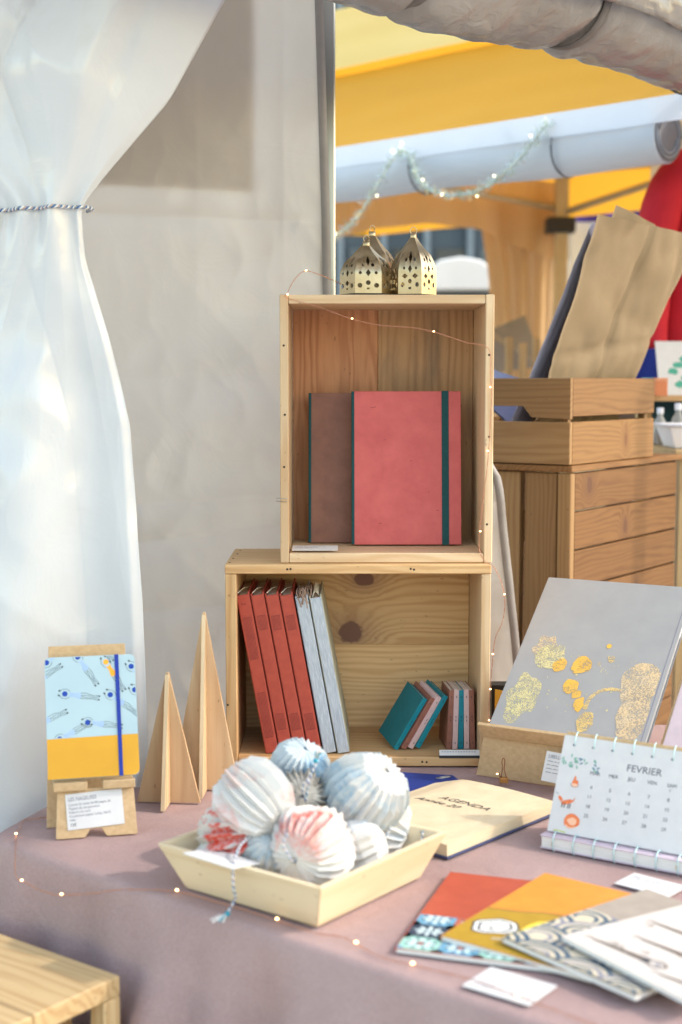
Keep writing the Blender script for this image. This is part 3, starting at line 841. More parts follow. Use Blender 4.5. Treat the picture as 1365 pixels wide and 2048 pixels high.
# ================================================================== CRATES WITH BOOKS
lc = thing('lower_crate', 'honey pine wine crate lying on its side, holding leaning albums', 'crate')
X0, X1, Y0, Y1, Z0, Z1 = -.212, .274, 2.57, 2.82, .7525, 1.128
t = .017
box('top_board', (X0, Y0, Z1 - t), (X1, Y1, Z1), M['pine_honey'], lc, .0015)
box('bottom_board', (X0 + .0215, Y0 + .002, Z0), (X1 - .0185, Y1 - .012, Z0 + t), M['pine_honey'], lc, .0015)
box('side_board', (X0 + .0005, Y0 + .0015, Z0), (X0 + .021, Y1 - .0005, Z1 - t - .0005), M['pine_honey'], lc, .0015, axis=2)
box('side_board', (X1 - .018, Y0 + .0015, Z0), (X1 - .0005, Y1 - .0005, Z1 - t - .0005), M['pine_pale'], lc, .0015, axis=2)
box('back_board', (X0 + .0215, Y1 - .0115, .9365), (X1 - .0185, Y1 - .001, Z1 - t - .0005), M['back_low_a'], lc, .001,  M_=None)
box('back_board', (X0 + .0215, Y1 - .0115, Z0 + .001), (X1 - .0185, Y1 - .001, .9363), M['back_low_b'], lc, .001)
def flip_board(o):   # grain face of an upright board: turn local y to run up the board
    me = o.data; d = Matrix.Rotation(R(90), 4, 'X'); me.transform(d.inverted()); o.matrix_basis = o.matrix_basis @ d
for o in lc.children:
    if o.name.startswith('back_board'): flip_board(o)
nail = paint('dark_nail', C(70, 60, 52), rough=.5, metal=.6)
def nails(parent, pts, axis='Y'):
    for (x, y, z) in pts:
        M_ = Matrix.Translation((x, y, z))
        if axis == 'Y': M_ = M_ @ Matrix.Rotation(R(90), 4, 'X')
        lathe('nail', [(0, .0008), (.0016, .0006), (.0022, 0), (.0022, -.001)], nail, parent, 8, M_)
nails(lc, [(-.092, Y0 - .0002, 1.120), (-.098, Y0 - .0002, 1.1195), (.127, Y0 - .0002, 1.1205), (.133, Y0 - .0002, 1.119), (.150, Y0 + .0018, .761), (.158, Y0 + .0018, .7605), (-.208, Y0 + .0013, .868)])
nails(lc, [(-.205, 2.60, 1.1282), (-.203, 2.66, 1.1282), (-.2, 2.73, 1.1282), (-.199, 2.79, 1.1282)], 'Z')

uc = thing('upper_crate', 'pale pine wine crate standing on end on top of the honey crate', 'crate')
X0, X1, Y0, Y1, Z0, Z1 = -.111, .277, 2.588, 2.835, 1.1285, 1.6165
box('side_board', (X0, Y0, Z0), (X0 + .0155, Y1, Z1), M['pine_pale'], uc, .0015, axis=2)
box('side_board', (X1 - .0155, Y0, Z0), (X1, Y1, Z1), M['pine_pale'], uc, .0015, axis=2)
box('top_board', (X0 + .016, Y0 + .001, Z1 - .0165), (X1 - .016, Y1 - .012, Z1 - .0005), M['pine_pale'], uc, .0015)
box('bottom_board', (X0 + .016, Y0 + .001, Z0 + .0005), (X1 - .016, Y1 - .012, Z0 + .018), M['pine_pale'], uc, .0015)
o1 = box('back_board', (X0 + .016, Y1 - .0115, Z0 + .001), (.0725, Y1 - .001, Z1 - .001), M['back_top_left'], uc, .0012, axis=2)
o2 = box('back_board', (.0727, Y1 - .0115, Z0 + .001), (X1 - .016, Y1 - .001, Z1 - .001), M['back_top_right'], uc, .0012, axis=2)
for o in (o1, o2):      # grain runs up the board: local y must be its width
    d = Matrix.Rotation(R(90), 4, 'X'); o.data.transform(d.inverted()); o.matrix_basis = o.matrix_basis @ d
kn = paint('end_grain_knot', C(120, 92, 70), rough=.7)
nails(uc, [(-.1035, Y0 - .0002, 1.525), (-.1035, Y0 - .0002, 1.305), (-.102, Y0 - .0002, 1.40), (.268, Y0 - .0002, 1.508), (.267, Y0 - .0002, 1.20), (.2695, Y0 - .0002, 1.36)])
tube('staple', [(-.0975, Y0 - .003, 1.247), (-.118, Y0 - .004, 1.2485), (-.1185, Y0 - .004, 1.243), (-.098, Y0 - .003, 1.2415)], .0007, M['steel'], uc, 6)

# ---- A4 notebooks in the upper crate
FLR = 1.1470
bn = notebook('brown_notebook', 'brown A4 notebook with dark teal spine behind the coral notebook', 'notebook',
    frame((-.062, 2.757, FLR), (1, 0, 0), (0, .13, 1)), .20, .292, .012, M['brown_cover'], M['teal_cloth'], M['pages'])
box('spine_cloth', (-.0003, .0003, .0119), (.0042, .2917, .0127), M['teal_cloth'], bn, .0002)
rn = notebook('coral_notebook', 'large coral red notebook with dark teal elastic band in the top crate', 'notebook',
    frame((.0215, 2.714, FLR + .001), (1, .012, 0), (0, .13, 1)), .2085, .294, .015, M['red_cover'], M['teal_cloth'], M['pages'])
box('spine_cloth', (-.0003, .0003, .0149), (.0042, .2937, .0157), M['teal_cloth'], rn, .0002)
box('elastic_band', (.1715, -.0008, .0150), (.1850, .2948, .0163), M['teal_cloth'], rn, .0003)
p = Print()
for (x, y, s) in ((.035, .262, .006), (.16, .065, .003), (.05, .04, .003), (.11, .16, .0025), (.06, .2, .002), (.145, .1, .002)):
    p.line([(x, y), (x + s, y + s * .2), (x + s * 1.9, y + s * .35)], .0007, M['ink_red'])
subpart(p.build('scuff', rn, Matrix.Translation((0, 0, .0153))), kid(rn, 'front_cover'))
price_card('thin white card lying at the front of the top crate floor', frame((-.090, 2.600, FLR + .003), (1, 0, 0), (0, .9, .14)), .084, .032, 2)

# ---- tall albums leaning in the lower crate
FL = .7700
lean = R(10.2)
def album(name, label, x, col, pages, cover, group, t=.0245, h=.305, y=2.597, lean_=lean):
    Mx = frame((x, y, FL + t * math.sin(lean_) * 0), (0, 1, 0), (-math.sin(lean_), 0, math.cos(lean_)))
    o = thing(name, label, 'album', Mx, group); w = .185
    box('front_cover', (.0, 0, t - .0028), (w, h, t), cover, o, .0006)
    box('back_cover', (.0, 0, 0), (w, h, .0028), cover, o, .0006)
    box('spine', (-.0015, 0, .0012), (.0015, h - .004, t - .0012), col, o, .0008)
    box('pages', (.0025, .004, .0032), (w - .006, h - .006, t - .0032), pages, o, 0)
    return o
words = ['first from the left', 'second from the left', 'third from the left', 'fourth, next to the grey linen albums']
xs = [-.1400, -.1133, -.0866, -.0599]
for k, x in enumerate(xs):
    o = album('red_album', 'brick red cloth album leaning in the lower crate, ' + words[k], x, M['brick'], M['pages'], M['brick'], 'leaning red albums')
    # stitched binding: blocks of thread lines on the spine
    bl = [(.236, .262), (.045, .075)] if k else [(.180, .258), (.030, .115)]
    MS = Matrix.Translation((-.0019, 0, 0)) @ Matrix(((0, 0, -1, 0), (0, 1, 0, 0), (1, 0, 0, 0), (0, 0, 0, 1)))
    for (a, b_) in bl:
        p = Print()
        for q in range(7):
            z = .005 + q * .0024; p.line([(z, a), (z, b_)], .0006, M['ink_red'])
        for yy in (a, b_): p.line([(.0045, yy), (.0200, yy)], .0007, M['ink_red'])
        subpart(p.build('stitching', o, MS), kid(o, 'spine'))
    if k == 0:
        p = Print(); p.text('no', .006, .282, .008, M['ink_red'], sx=1.2); subpart(p.build('lettering', o, MS), kid(o, 'spine'))
    tube('thread', [(.004, .3055, .004), (.03, .309, .012), (.06, .3065, .02)], .0009, M['pages'], o, 5)
for k, x in enumerate((-.0318, -.0062)):
    o = album('grey_album', ('pale grey linen album leaning right of the red albums, a frayed ribbon at its top', 'rightmost leaning album, pale grey linen with olive cover')[k], x, M['linen'], M['pages'], M['olive'] if k else M['linen'], 'leaning grey albums', .0232, .300)
    if k == 0:
        rib = paint('taupe_ribbon', C(176, 150, 132), C(150, 122, 106), 40, .9)
        geo = []
        for q in range(16):
            a = Vector((.02 + .03 * random.random(), .302, .004 + .02 * random.random()))
            pts = [a, a + Vector((-.012, .010, .002 * q % .01)), a + Vector((-.026 - .01 * random.random(), .004, random.uniform(-.004, .012))), a + Vector((-.032, -.016 - .014 * random.random(), random.uniform(-.006, .014)))]
            v, f = tube_geo(smooth_path(pts, 3), .0009, 4); geo.append((v, f, 0))
        merged('ribbon', geo, [rib], o)
    else:
        geo = []
        for q in range(9):
            a = Vector((.01 + .014 * q, .296, .006)); v, f = tube_geo(smooth_path([a, a + Vector((.004, .010, .006)), a + Vector((.008, .0, .013))], 3), .0012, 4); geo.append((v, f, 0))
        merged('binding_thread', geo, [M['pages']], o)

# ---- little pocket notebooks
def pocket(label, Mx, cov, spn, group, h=.112, w=.082, t=.0098):
    o = notebook('pocket_notebook', label, 'notebook', Mx, w, h, t, cov, spn, M['pages'], .0012, group, .002)
    for y in (.012, .055, .062, .100):
        subpart(tube('stitch', [(-.0018, y - .0016, t / 2), (-.0018, y + .0016, t / 2)], .0006, M['ink'], o, 4), kid(o, 'spine'))
    return o
def dirs(lean_, yaw):
    up_ = Vector((math.sin(lean_), 0, math.cos(lean_))); back = Vector((-math.sin(yaw), math.cos(yaw), .0))
    back = (back - up_ * back.dot(up_)).normalized(); return back, up_
for k, (x, c, s, nm, ln) in enumerate([(.098, 'teal', 'teal_bright', 'teal pocket notebook leaning, its whole cover showing', 30), (.1135, 'nut', 'nut', 'leaning chestnut pocket notebook behind the teal one', 30), (.1265, 'rose', 'rose', 'leaning pale rose pocket notebook', 29), (.1400, 'teal', 'teal_bright', 'leaning teal pocket notebook nearest the upright ones', 28)]):
    bk, up_ = dirs(R(ln), R(24)); nn = bk.cross(up_)
    pocket(nm, frame((x, 2.622, FL + .0035 + .001 * k), bk, up_), M[c], M[s], 'pocket notebooks')
for k, (c, s, nm) in enumerate([('nut', 'nut', 'upright chestnut pocket notebook at the left of the upright row'), ('rose', 'rose', 'upright pale rose pocket notebook, second in the upright row'), ('teal', 'teal_bright', 'upright teal pocket notebook in the middle of the upright row'), ('rose', 'rose', 'upright pale rose pocket notebook, fourth in the upright row'), ('nut', 'nut', 'upright chestnut pocket notebook against the crate side')]):
    bk, up_ = dirs(R(2.4 - k * 1.1), R(6))
    pocket(nm, frame((.1985 + k * .0112, 2.628, FL + .0005), bk, up_), M[c], M[s], 'pocket notebooks', h=.113 + .001 * (k % 2))
o = price_card('white card on a dark strip at the front right of the lower crate', frame((.182, 2.576, FL + .0015), (1, 0, 0), (0, .55, .8)), .074, .011, 1)
bpy.data.objects.remove(kid(o, 'card').children[0])
p = Print()
for k in range(13): p.line([(.004 + k * .005, .007), (.007 + k * .005, .0072)], .0014, M['ink_soft'])
p.build('print', o, Matrix.Translation((0, 0, .0016)))
box('dark_strip', (-.001, -.0055, -.001), (.075, .0, .0014), M['black'], o, .0003)

# ================================================================== LANTERNS
def lantern(label, loc, rot, w, H, kind):
    o = thing('lantern', label, 'lantern', rotz(loc, rot), 'brass lanterns on the top crate')
    # profile: (t, apothem factor, z)
    ap = w / 2
    def prf(t):
        z = H * t
        if t < .40: r = 1.0 - .01 * (t / .40) ** 2
        elif t < .72:
            q = (t - .40) / .32; r = .99 - .27 * q ** 1.8
        else:
            q = (t - .72) / .28; r = .72 - .55 * (.7 * q + .3 * (1 - (1 - q) ** 2))
        return ap * r, z
    def circ(cx, cy, r, n=9): return [(cx + 1.35 * r * math.cos(2 * math.pi * k / n), cy + r * .36 * math.sin(2 * math.pi * k / n)) for k in range(n)]
    def diam(cx, cy, rx, ry): return [(cx - rx, cy), (cx, cy - ry), (cx + rx, cy), (cx, cy + ry)]
    if kind == 0:
        holes = [diam(0, .64, .17, .115), circ(-.42, .60, .10), circ(.42, .60, .10), diam(0, .44, .17, .075), circ(-.52, .45, .075), circ(.52, .45, .075),
                 diam(-.44, .315, .26, .048), diam(.44, .315, .26, .048), circ(0, .225, .12), circ(-.62, .165, .12), circ(.62, .165, .12), [(-.12, .085), (.12, .085), (.12, .125), (-.12, .125)]]
    else:
        holes = [diam(0, .66, .16, .11), circ(-.38, .58, .10), circ(.38, .58, .10), diam(0, .42, .19, .075), circ(-.60, .42, .09), circ(.60, .42, .09),
                 circ(0, .22, .14), circ(-.62, .165, .14), circ(.62, .165, .14), [(-.1, .085), (.1, .085), (.1, .12), (-.1, .12)]]
    holes = [[(x, y * 1.0) for x, y in h] for h in holes]
    pts = []; edges = []
    def loop(h):
        s = len(pts)
        for q in h: pts.append(Vector(q))
        for k in range(len(h)): edges.append((s + k, s + (k + 1) % len(h)))
    loop([(-1, 0)] + [(1, k / 24) for k in range(25)] + [(-1, k / 24) for k in range(24, 0, -1)])
    for h in holes: loop(h)
    def inside(x, y):
        for h in holes:
            c = False; j = len(h) - 1
            for i in range(len(h)):
                if (h[i][1] > y) != (h[j][1] > y) and x < (h[j][0] - h[i][0]) * (y - h[i][1]) / (h[j][1] - h[i][1]) + h[i][0]: c = not c
                j = i
            if c: return True
        return False
    for gy in range(1, 24):
        for gx in range(-3, 4):
            x, y = gx / 4, gy / 24
            if not inside(x, y): pts.append(Vector((x, y)))
    v2, _, f2, *_r = delaunay_2d_cdt(pts, edges, [], 0, 1e-5)
    tris = [f for f in f2 if not inside(sum(v2[i].x for i in f) / 3, sum(v2[i].y for i in f) / 3)]
    tn = math.tan(math.pi / 6)
    for k in range(6):
        V = []
        for q in v2:
            r, z = prf(max(0, min(1, q.y))); V.append((q.x * r * tn * .995, -r, z + .004))
        pn = mesh('panel', V, tris, M['brass'], o, True, Matrix.Rotation(k * math.pi / 3, 4, 'Z'))
    hexp = [(ap * 1.17 * math.cos(R(60 * k + 0)), ap * 1.17 * math.sin(R(60 * k + 0))) for k in range(6)]
    prism('base', hexp, 0, .0048, M['black'], o, .0006)
    r, z = prf(1)
    lathe('neck', [(r * .75, z - .002), (r * 1.05, z + .002), (r * .9, z + .007), (r * .98, z + .012), (0, z + .0125)], M['brass'], o, 14)
    rr = .0068
    ringp = [(rr * math.cos(a), 0, z + .012 + rr * .75 + rr * math.sin(a)) for a in [2 * math.pi * k / 18 for k in range(19)]]
    tube('ring', ringp, .0009, M['brass'], o, 6, Matrix.Rotation(.6, 4, 'Z'))
lantern('brass lantern standing behind the other two, its top rising above the front one', (.060, 2.772, 1.6168), R(8), .086, .118, 0)
lantern('front left brass lantern with punched diamonds, the smallest looking', (.047, 2.676, 1.6168), R(4), .086, .090, 1)
lantern('right hand brass lantern with punched flower holes', (.135, 2.690, 1.6168), R(-12), .076, .106, 0)

# ================================================================== SLATTED BOX AND PLANK CRATE AT THE RIGHT
bx0 = Vector((.4985, 3.10, 0)); dl = Vector((-.82, .572, 0)); dr = Vector((.572, .82, 0))
Mb = frame(bx0, dr, dl)          # local x back along the right face, y along the left face, z up
def fbox(name, lo, hi, *a, **k): return box(name, (lo[0], -hi[1], lo[2]), (hi[0], -lo[1], hi[2]), *a, **k)
pc_ = thing('plank_crate', 'large brown plank crate standing on the ground behind the grey notebook', 'crate', Mb)
zt = 1.262
for k in range(9):
    z1 = zt - .004 - k * .0865; z0 = z1 - .0825
    if z0 < .3: break
    o = fbox('plank', (.030, -.018, z0), (.62, .0, z1), M['plank%d' % (k % 4)], pc_, .002)
    d = Matrix.Rotation(R(90), 4, 'X'); o.data.transform(d.inverted()); o.matrix_basis = o.matrix_basis @ d
for y0, y1, x0 in ((-.029, .003, .002), (-.112, -.034, .008), (-.200, -.128, .014), (-.300, -.215, .010), (-.40, -.31, .012)):
    fbox('slat', (x0, y0, .02), (x0 + .022, y1, zt - .003), M['box_wood2'], pc_, .002, axis=2)
fbox('cross_rail', (.036, -.40, 1.10), (.052, -.020, 1.17), M['box_wood2'], pc_, .002, axis=1)
fbox('cross_rail', (.036, -.40, .50), (.052, -.020, .57), M['box_wood2'], pc_, .002, axis=1)
fbox('far_panel', (.03, -.40, .02), (.60, -.385, zt - .004), M['crate_plank'], pc_, .002)
fbox('lid', (.0, -.42, zt), (.64, .006, zt + .014), M['crate_plank'], pc_, .002)
sb = thing('slatted_box', 'brown wooden slatted box with hand hole, holding paper bags', 'box', Mb)
zb = zt + .0155; h1 = .094; h2 = .084; gap = .012
D_, W_ = .465, .40
def upright(o):
    d = Matrix.Rotation(R(90), 4, 'X'); o.data.transform(d.inverted()); o.matrix_basis = o.matrix_basis @ d
for (z0, z1) in ((zb, zb + h1), (zb + h1 + gap, zb + h1 + gap + h2)):
    upright(fbox('slat', (.013, -.012, z0), (D_, .0, z1), M['box_wood_knot' if z0 == zb else 'box_wood'], sb, .0015))
    upright(fbox('slat', (.013, -W_, z0), (D_, -W_ + .012, z1), M['box_wood'], sb, .0015))
    fbox('slat', (D_ - .012, -W_ + .013, z0 + .0005), (D_ - .0005, -.013, z1 - .0005), M['box_wood2'], sb, .0015, axis=1)
# left end: lower slat plain, upper slat notched for the hand hole
o = fbox('end_slat', (.0, -W_, zb + .001), (.0125, .0, zb + h1), M['box_wood2'], sb, .0015, axis=1)
zz0, zz1 = zb + h1 + .006, zb + h1 + gap + h2
prism('end_slat', [(-W_, zz0), (-.285, zz0), (-.270, zz0 + .028), (-.115, zz0 + .028), (-.095, zz0 + .004), (-.0, zz0), (-.0, zz1), (-W_, zz1)], 0, .0125, M['box_wood2'], sb, .001,
      Matrix(((0, 0, -1, .0125), (-1, 0, 0, 0), (0, 1, 0, 0), (0, 0, 0, 1))))
for x, y in ((.013, -.03), (.013, -W_ + .012), (D_ - .03, -.03), (D_ - .03, -W_ + .012)):
    fbox('corner_post', (x, y, zb + .012), (x + .018, y + .018, zz1 - .004), M['box_wood2'], sb, .001, axis=2)
fbox('base', (.0135, -W_ + .013, zb + .002), (D_ - .013, -.013, zb + .010), M['box_wood2'], sb, .001)
# kraft bags standing in the box
kraft = paint('kraft_paper', C(136, 116, 88), C(124, 106, 80), 9, .8, bump=.1, bscale=60)
lav = paint('lavender_paper', C(170, 172, 196), C(156, 158, 184), 10, .7)
def bag(label, a, b_, c, d, mat, seed, th=.012, cr=.02, name='paper_bag', cat='bag', nu=44):
    """a standing sheet bag between the corners a (bottom left), b (bottom right), c (top right), d (top left)"""
    a, b_, c, d = map(Vector, (a, b_, c, d)); n2 = (b_ - a).cross(d - a).normalized()
    def pt(u, v, s):
        p = a.lerp(b_, u).lerp(d.lerp(c, u), v)
        k = cr * (.6 * nz(u * 1.5 + seed, v * 1.6, seed) + 1.6 * abs(nz(u * 2.2 + v * 1.2 + seed, v * 2.4 - u, 4 + seed)) + .7 * abs(nz(u * 5 - v * 2, v * 5 + u * 2, seed)))
        k -= .012 * math.exp(-abs(u - .50) / .02) * (th > .008) + .006 * math.exp(-abs(v - .42 - .1 * u) / .012) * (th > .008)
        return p + n2 * (k + s * th * math.sin(min(1, u * 6, (1 - u) * 6) * math.pi / 2))
    V = []; Fc = []; nu_, nv_ = nu, nu
    for s in (0, 1):
        for j in range(nv_ + 1):
            for i in range(nu_ + 1): V.append(pt(i / nu_, j / nv_, s))
    off = (nu_ + 1) * (nv_ + 1)
    for j in range(nv_):
        for i in range(nu_):
            q = (j * (nu_ + 1) + i, j * (nu_ + 1) + i + 1, (j + 1) * (nu_ + 1) + i + 1, (j + 1) * (nu_ + 1) + i)
            Fc.append(tuple(reversed(q))); Fc.append(tuple(k + off for k in q))
    for j in range(nv_):
        for i in (0, nu_):
            q = (j * (nu_ + 1) + i, (j + 1) * (nu_ + 1) + i, (j + 1) * (nu_ + 1) + i + off, j * (nu_ + 1) + i + off); Fc.append(q)
    o = mesh(name, V, Fc, mat, None, True); return tag(o, label, cat)
zi = zb + .012
bag('crumpled kraft paper bag standing tall in the slatted box', (.402, 3.205, zi), (.640, 3.455, zi), (.850, 3.50, 1.815), (.573, 3.225, 1.832), kraft, 3.0, cr=.017)
bag('second kraft paper bag behind the first, its corner peeking above', (.395, 3.240, zi), (.61, 3.475, zi), (.84, 3.55, 1.80), (.628, 3.30, 1.862), kraft, 8.0, cr=.010)
bag('pale lavender paper sheet leaning along the left of the kraft bag', (.350, 3.215, zi), (.45, 3.36, zi), (.64, 3.40, 1.840), (.560, 3.245, 1.815), lav, 5.0, .004, .004, 'paper_sheet', 'paper')
bag('lavender paper sheets lying over the left rim of the slatted box', (.30, 3.30, zi + .150), (.44, 3.33, zi + .02), (.46, 3.43, zi + .165), (.33, 3.43, zi + .205), lav, 6.0, .004, .003, 'paper_sheet', 'paper')

# things beyond the box at the right edge
rs = thing('red_shirt', 'red long sleeved shirt hanging from a hanger at the right edge', 'shirt')
red = paint('red_cotton', C(196, 28, 46), C(172, 18, 36), 8, .85, bump=.1, bscale=40)
def torso_geo():
    V = []; Fc = []; nu_, nv_ = 32, 26; cx = 1.20
    tb_ = [(1.50, .255), (1.60, .25), (1.85, .225), (2.02, .215), (2.09, .19), (2.13, .12), (2.155, .075)]
    for j in range(nv_ + 1):
        z = lerp(1.56, 2.155, j / nv_); w = curve(tb_, z); dth = .055 * (1 - sstep(2.02, 2.155, z) * .6)
        for i in range(nu_):
            a = 2 * math.pi * i / nu_; f = 1 + .10 * math.sin(a * 5 + z * 3) * (1 - sstep(1.9, 2.1, z))
            V.append((cx + w * math.cos(a), 4.22 + dth * math.sin(a) * f + .012 * nz(a * 2, z * 4), z))
    for j in range(nv_):
        for i in range(nu_):
            i2 = (i + 1) % nu_; Fc.append((j * nu_ + i, j * nu_ + i2, (j + 1) * nu_ + i2, (j + 1) * nu_ + i))
    return V, Fc
V, Fc = torso_geo(); mesh('body', V, Fc, red, rs, True)
for s in (-1, 1):
    path = smooth_path([(1.20 + s * .16, 4.22, 2.085), (1.20 + s * .245, 4.215, 2.02), (1.20 + s * .285, 4.20, 1.86), (1.20 + s * .292, 4.19, 1.70), (1.20 + s * .290, 4.18, 1.56)], 5)
    tube('sleeve', path, lambda t: .066 - .022 * t + .003 * math.sin(t * 19), red, rs, 14)
tube('collar', [(1.20 + .078 * math.cos(a), 4.22 + .035 * math.sin(a), 2.155) for a in [k * math.pi / 10 for k in range(21)]], .010, paint('green_trim', C(40, 130, 70), rough=.8), rs, 7)
hg = thing('coat_hanger', 'green coat hanger inside the red shirt', 'hanger')
gm = paint('green_plastic', C(46, 140, 76), rough=.4)
tube('bar', smooth_path([(1.02, 4.22, 2.085), (1.11, 4.22, 2.135), (1.20, 4.22, 2.17), (1.29, 4.22, 2.135), (1.38, 4.22, 2.085)], 5), .009, gm, hg, 8)
tube('hook', smooth_path([(1.20, 4.22, 2.165), (1.20, 4.22, 2.22), (1.225, 4.22, 2.245), (1.20, 4.22, 2.27), (1.178, 4.22, 2.25)], 5), .004, M['steel'], hg, 7)
rl = thing('clothes_rail', 'metal clothes rail carrying the red shirt', 'clothes rail')
tube('rail', [(.95, 4.22, 2.276), (2.3, 4.22, 2.276)], .012, M['steel'], rl, 10)
for x in (2.28,): tube('post', [(x, 4.22, 0), (x, 4.22, 2.27)], .014, M['steel'], rl, 10)
tube('post', [(.965, 4.22, 2.28), (.965, 4.30, 2.6)], .006, M['steel'], rl, 8)
bl_ = thing('blue_scarf', 'deep blue cloth hanging below the red shirt', 'scarf')
grid_sheet('cloth', lambda u, v: (lerp(.84, 1.35, u) + .05 * v, 4.42 + .02 * math.sin(u * 20), lerp(1.40, 1.62, v)), 30, 6, paint('blue_cotton', C(34, 60, 160), C(26, 48, 140), 8, .8), bl_)
tube('hanging_rod', [(.84, 4.42, 1.622), (1.40, 4.42, 1.622)], .006, M['steel'], bl_, 8)
dt = thing('dark_backdrop', 'dark teal cloth backdrop behind the picture cards', 'backdrop')
grid_sheet('cloth', lambda u, v: (lerp(.96, 1.9, u), 4.52 + .03 * math.sin(u * 16), lerp(.2, 1.62, v)), 30, 8, paint('dark_teal_backdrop', C(22, 70, 78), C(14, 50, 58), 5, .8), dt)
# shop counter with cards, bottles and a white bin
cn = thing('shop_counter', 'wooden counter of the next stall behind the slatted box', 'counter')
box('counter_top', (.86, 3.66, 1.262), (1.7, 4.3, 1.285), M['bench'], cn, .003)
box('shelf', (.82, 4.0, 1.405), (1.7, 4.3, 1.42), M['pine_honey'], cn, .002)
for x in (.88, 1.64): box('leg', (x, 3.7, 0), (x + .04, 3.74, 1.26), M['bench'], cn, .002, axis=2); box('leg', (x, 4.22, 0), (x + .04, 4.26, 1.405), M['bench'], cn, .002, axis=2)
wb = thing('white_bin', 'white plastic bin on the counter right of the slatted box', 'bin')
wpl = paint('white_plastic', C(232, 230, 236), rough=.35)
def bin_geo(x0, x1, y0, y1, z0, z1, t):
    pts = []
    for (a, z) in ((.0, z0), (.02, z1), (.02 - t, z1), (-t, z0 + t)):
        pts += [(x0 + .02 - a, y0 + .02 - a, z), (x1 - .02 + a, y0 + .02 - a, z), (x1 - .02 + a, y1 - .02 + a, z), (x0 + .02 - a, y1 - .02 + a, z)]
    Fc = [(0, 3, 2, 1)]
    for L in range(3):
        for k in range(4): k2 = (k + 1) % 4; Fc.append((L * 4 + k, L * 4 + k2, (L + 1) * 4 + k2, (L + 1) * 4 + k))
    Fc.append((12, 13, 14, 15)); return pts, Fc
V, Fc = bin_geo(.855, 1.2, 3.70, 3.88, 1.287, 1.345, .004); mesh('tub', V, Fc, wpl, wb)
tube('rim', [(.853, 3.698, 1.345), (1.202, 3.698, 1.345), (1.202, 3.882, 1.345), (.853, 3.882, 1.345), (.853, 3.698, 1.345)], .004, wpl, wb, 6)
bot = NB('clear_glass'); bot.b.inputs['Base Color'].default_value = C(228, 232, 230); bot.b.inputs['Roughness'].default_value = .08; bot.b.inputs['Transmission Weight'].default_value = .7
for k, (x, s) in enumerate(((.885, 1.0), (.935, 1.12), (.99, .95), (1.05, 1.05))):
    o = thing('glass_bottle', ('small glass bottle nearest the slatted box on the counter', 'taller glass bottle with white cap, second on the counter', 'glass bottle third along the counter', 'glass bottle farthest along the counter')[k], 'bottle', rotz((x, 3.95, 1.2855), 0), 'glass bottles on the counter')
    lathe('body', [(0, 0), (.018 * s, 0), (.019 * s, .05 * s), (.016 * s, .066 * s), (.008 * s, .078 * s), (.008 * s, .090 * s)], bot.m, o, 16)
    lathe('cap', [(.0095 * s, .086 * s), (.0095 * s, .102 * s), (0, .103 * s)], wpl, o, 14)
for k, (x, y, w, h, c, lb) in enumerate(((.915, 4.10, .11, .16, C(120, 190, 180), 'white picture card with green print standing on the counter shelf'), (.845, 3.99, .05, .05, C(128, 200, 190), 'small mint green card at the corner of the slatted box'))):
    o = thing('picture_card', lb, 'card', frame((x, y, 1.4205), (1, .25, 0), (0, .25, 1)))
    box('card', (0, 0, 0), (w, h, .002), M['paper'] if k == 0 else paint('mint_card', c, rough=.7), o, .0004)
    p = Print(); gcol = paint('green_ink_%d' % k, C(70, 160, 140) if k == 0 else C(200, 226, 220), rough=.7)
    for q in range(5): p.blob(w * (.62 + .2 * math.sin(q * 2.1)), h * (.2 + .12 * q), w * .16, h * .06, gcol, n=14, wob=.2, seed=q)
    p.clip(.004, .004, w - .004, h - .004)
    p.build('print', o, Matrix.Translation((0, 0, .0024)))
oc = thing('orange_box', 'small orange box beside the mint card behind the slatted box', 'box')
box('carton', (.872, 3.955, 1.4205), (.905, 3.985, 1.462), paint('orange_card', C(216, 130, 84), rough=.7), oc, .001)
box('lid', (.871, 3.954, 1.4625), (.906, 3.986, 1.470), paint('orange_lid', C(226, 150, 100), rough=.7), oc, .001)

# ================================================================== WOODEN TREES
# local upright grain: rotate texture axes by building panels with x as height
def tree2(label, base, yaw, H, w, t=.0065):
    o = thing('wooden_tree', label, 'ornament', rotz((base[0], base[1], .7525), yaw), 'slot together plywood trees')
    # (height, across) outlines so the grain runs upwards
    B = Matrix(((0, 1, 0, 0), (0, 0, 1, 0), (1, 0, 0, 0), (0, 0, 0, 1)))     # local x->up, y->across, z->depth
    tri = [(0, -w / 2), (H, -.002), (H, .002), (0, w / 2)]
    prism('cross_panel', tri, -t / 2, t / 2, M['ply'], o, .0004, B)
    for s in (1, -1):
        y0 = t / 2 + .0003
        pts = [(0, s * y0), (H * .985, s * y0), (H * .985, s * (y0 + .001)), (0, s * w / 2)]
        if s < 0: pts = pts[::-1]
        q = prism('slot_panel', pts, -t / 2, t / 2, M['ply'], o, .0003, Matrix.Rotation(R(90), 4, 'Z') @ B)
        # layered edge strip
        a, b_ = Vector((0, s * (w / 2))), Vector((H * .985, s * (y0 + .001)))
        d = (b_ - a).normalized(); n2 = Vector((d.y, -d.x)) * (1 if s > 0 else -1)
        if n2.y * s < 0: n2 = -n2
        es = [a, b_, b_ + n2 * .0006, a + n2 * .0006]
        prism('edge_layers', [(k.x, k.y) for k in es], -t / 2, t / 2, M['ply_edge'], o, 0, Matrix.Rotation(R(90), 4, 'Z') @ B)
tree2('tall slotted plywood tree beside the lower crate', (-.236, 2.425), R(-3), .312, .118)
tree2('small slotted plywood tree in front of the tall one', (-.291, 2.350), R(-4), .222, .108)

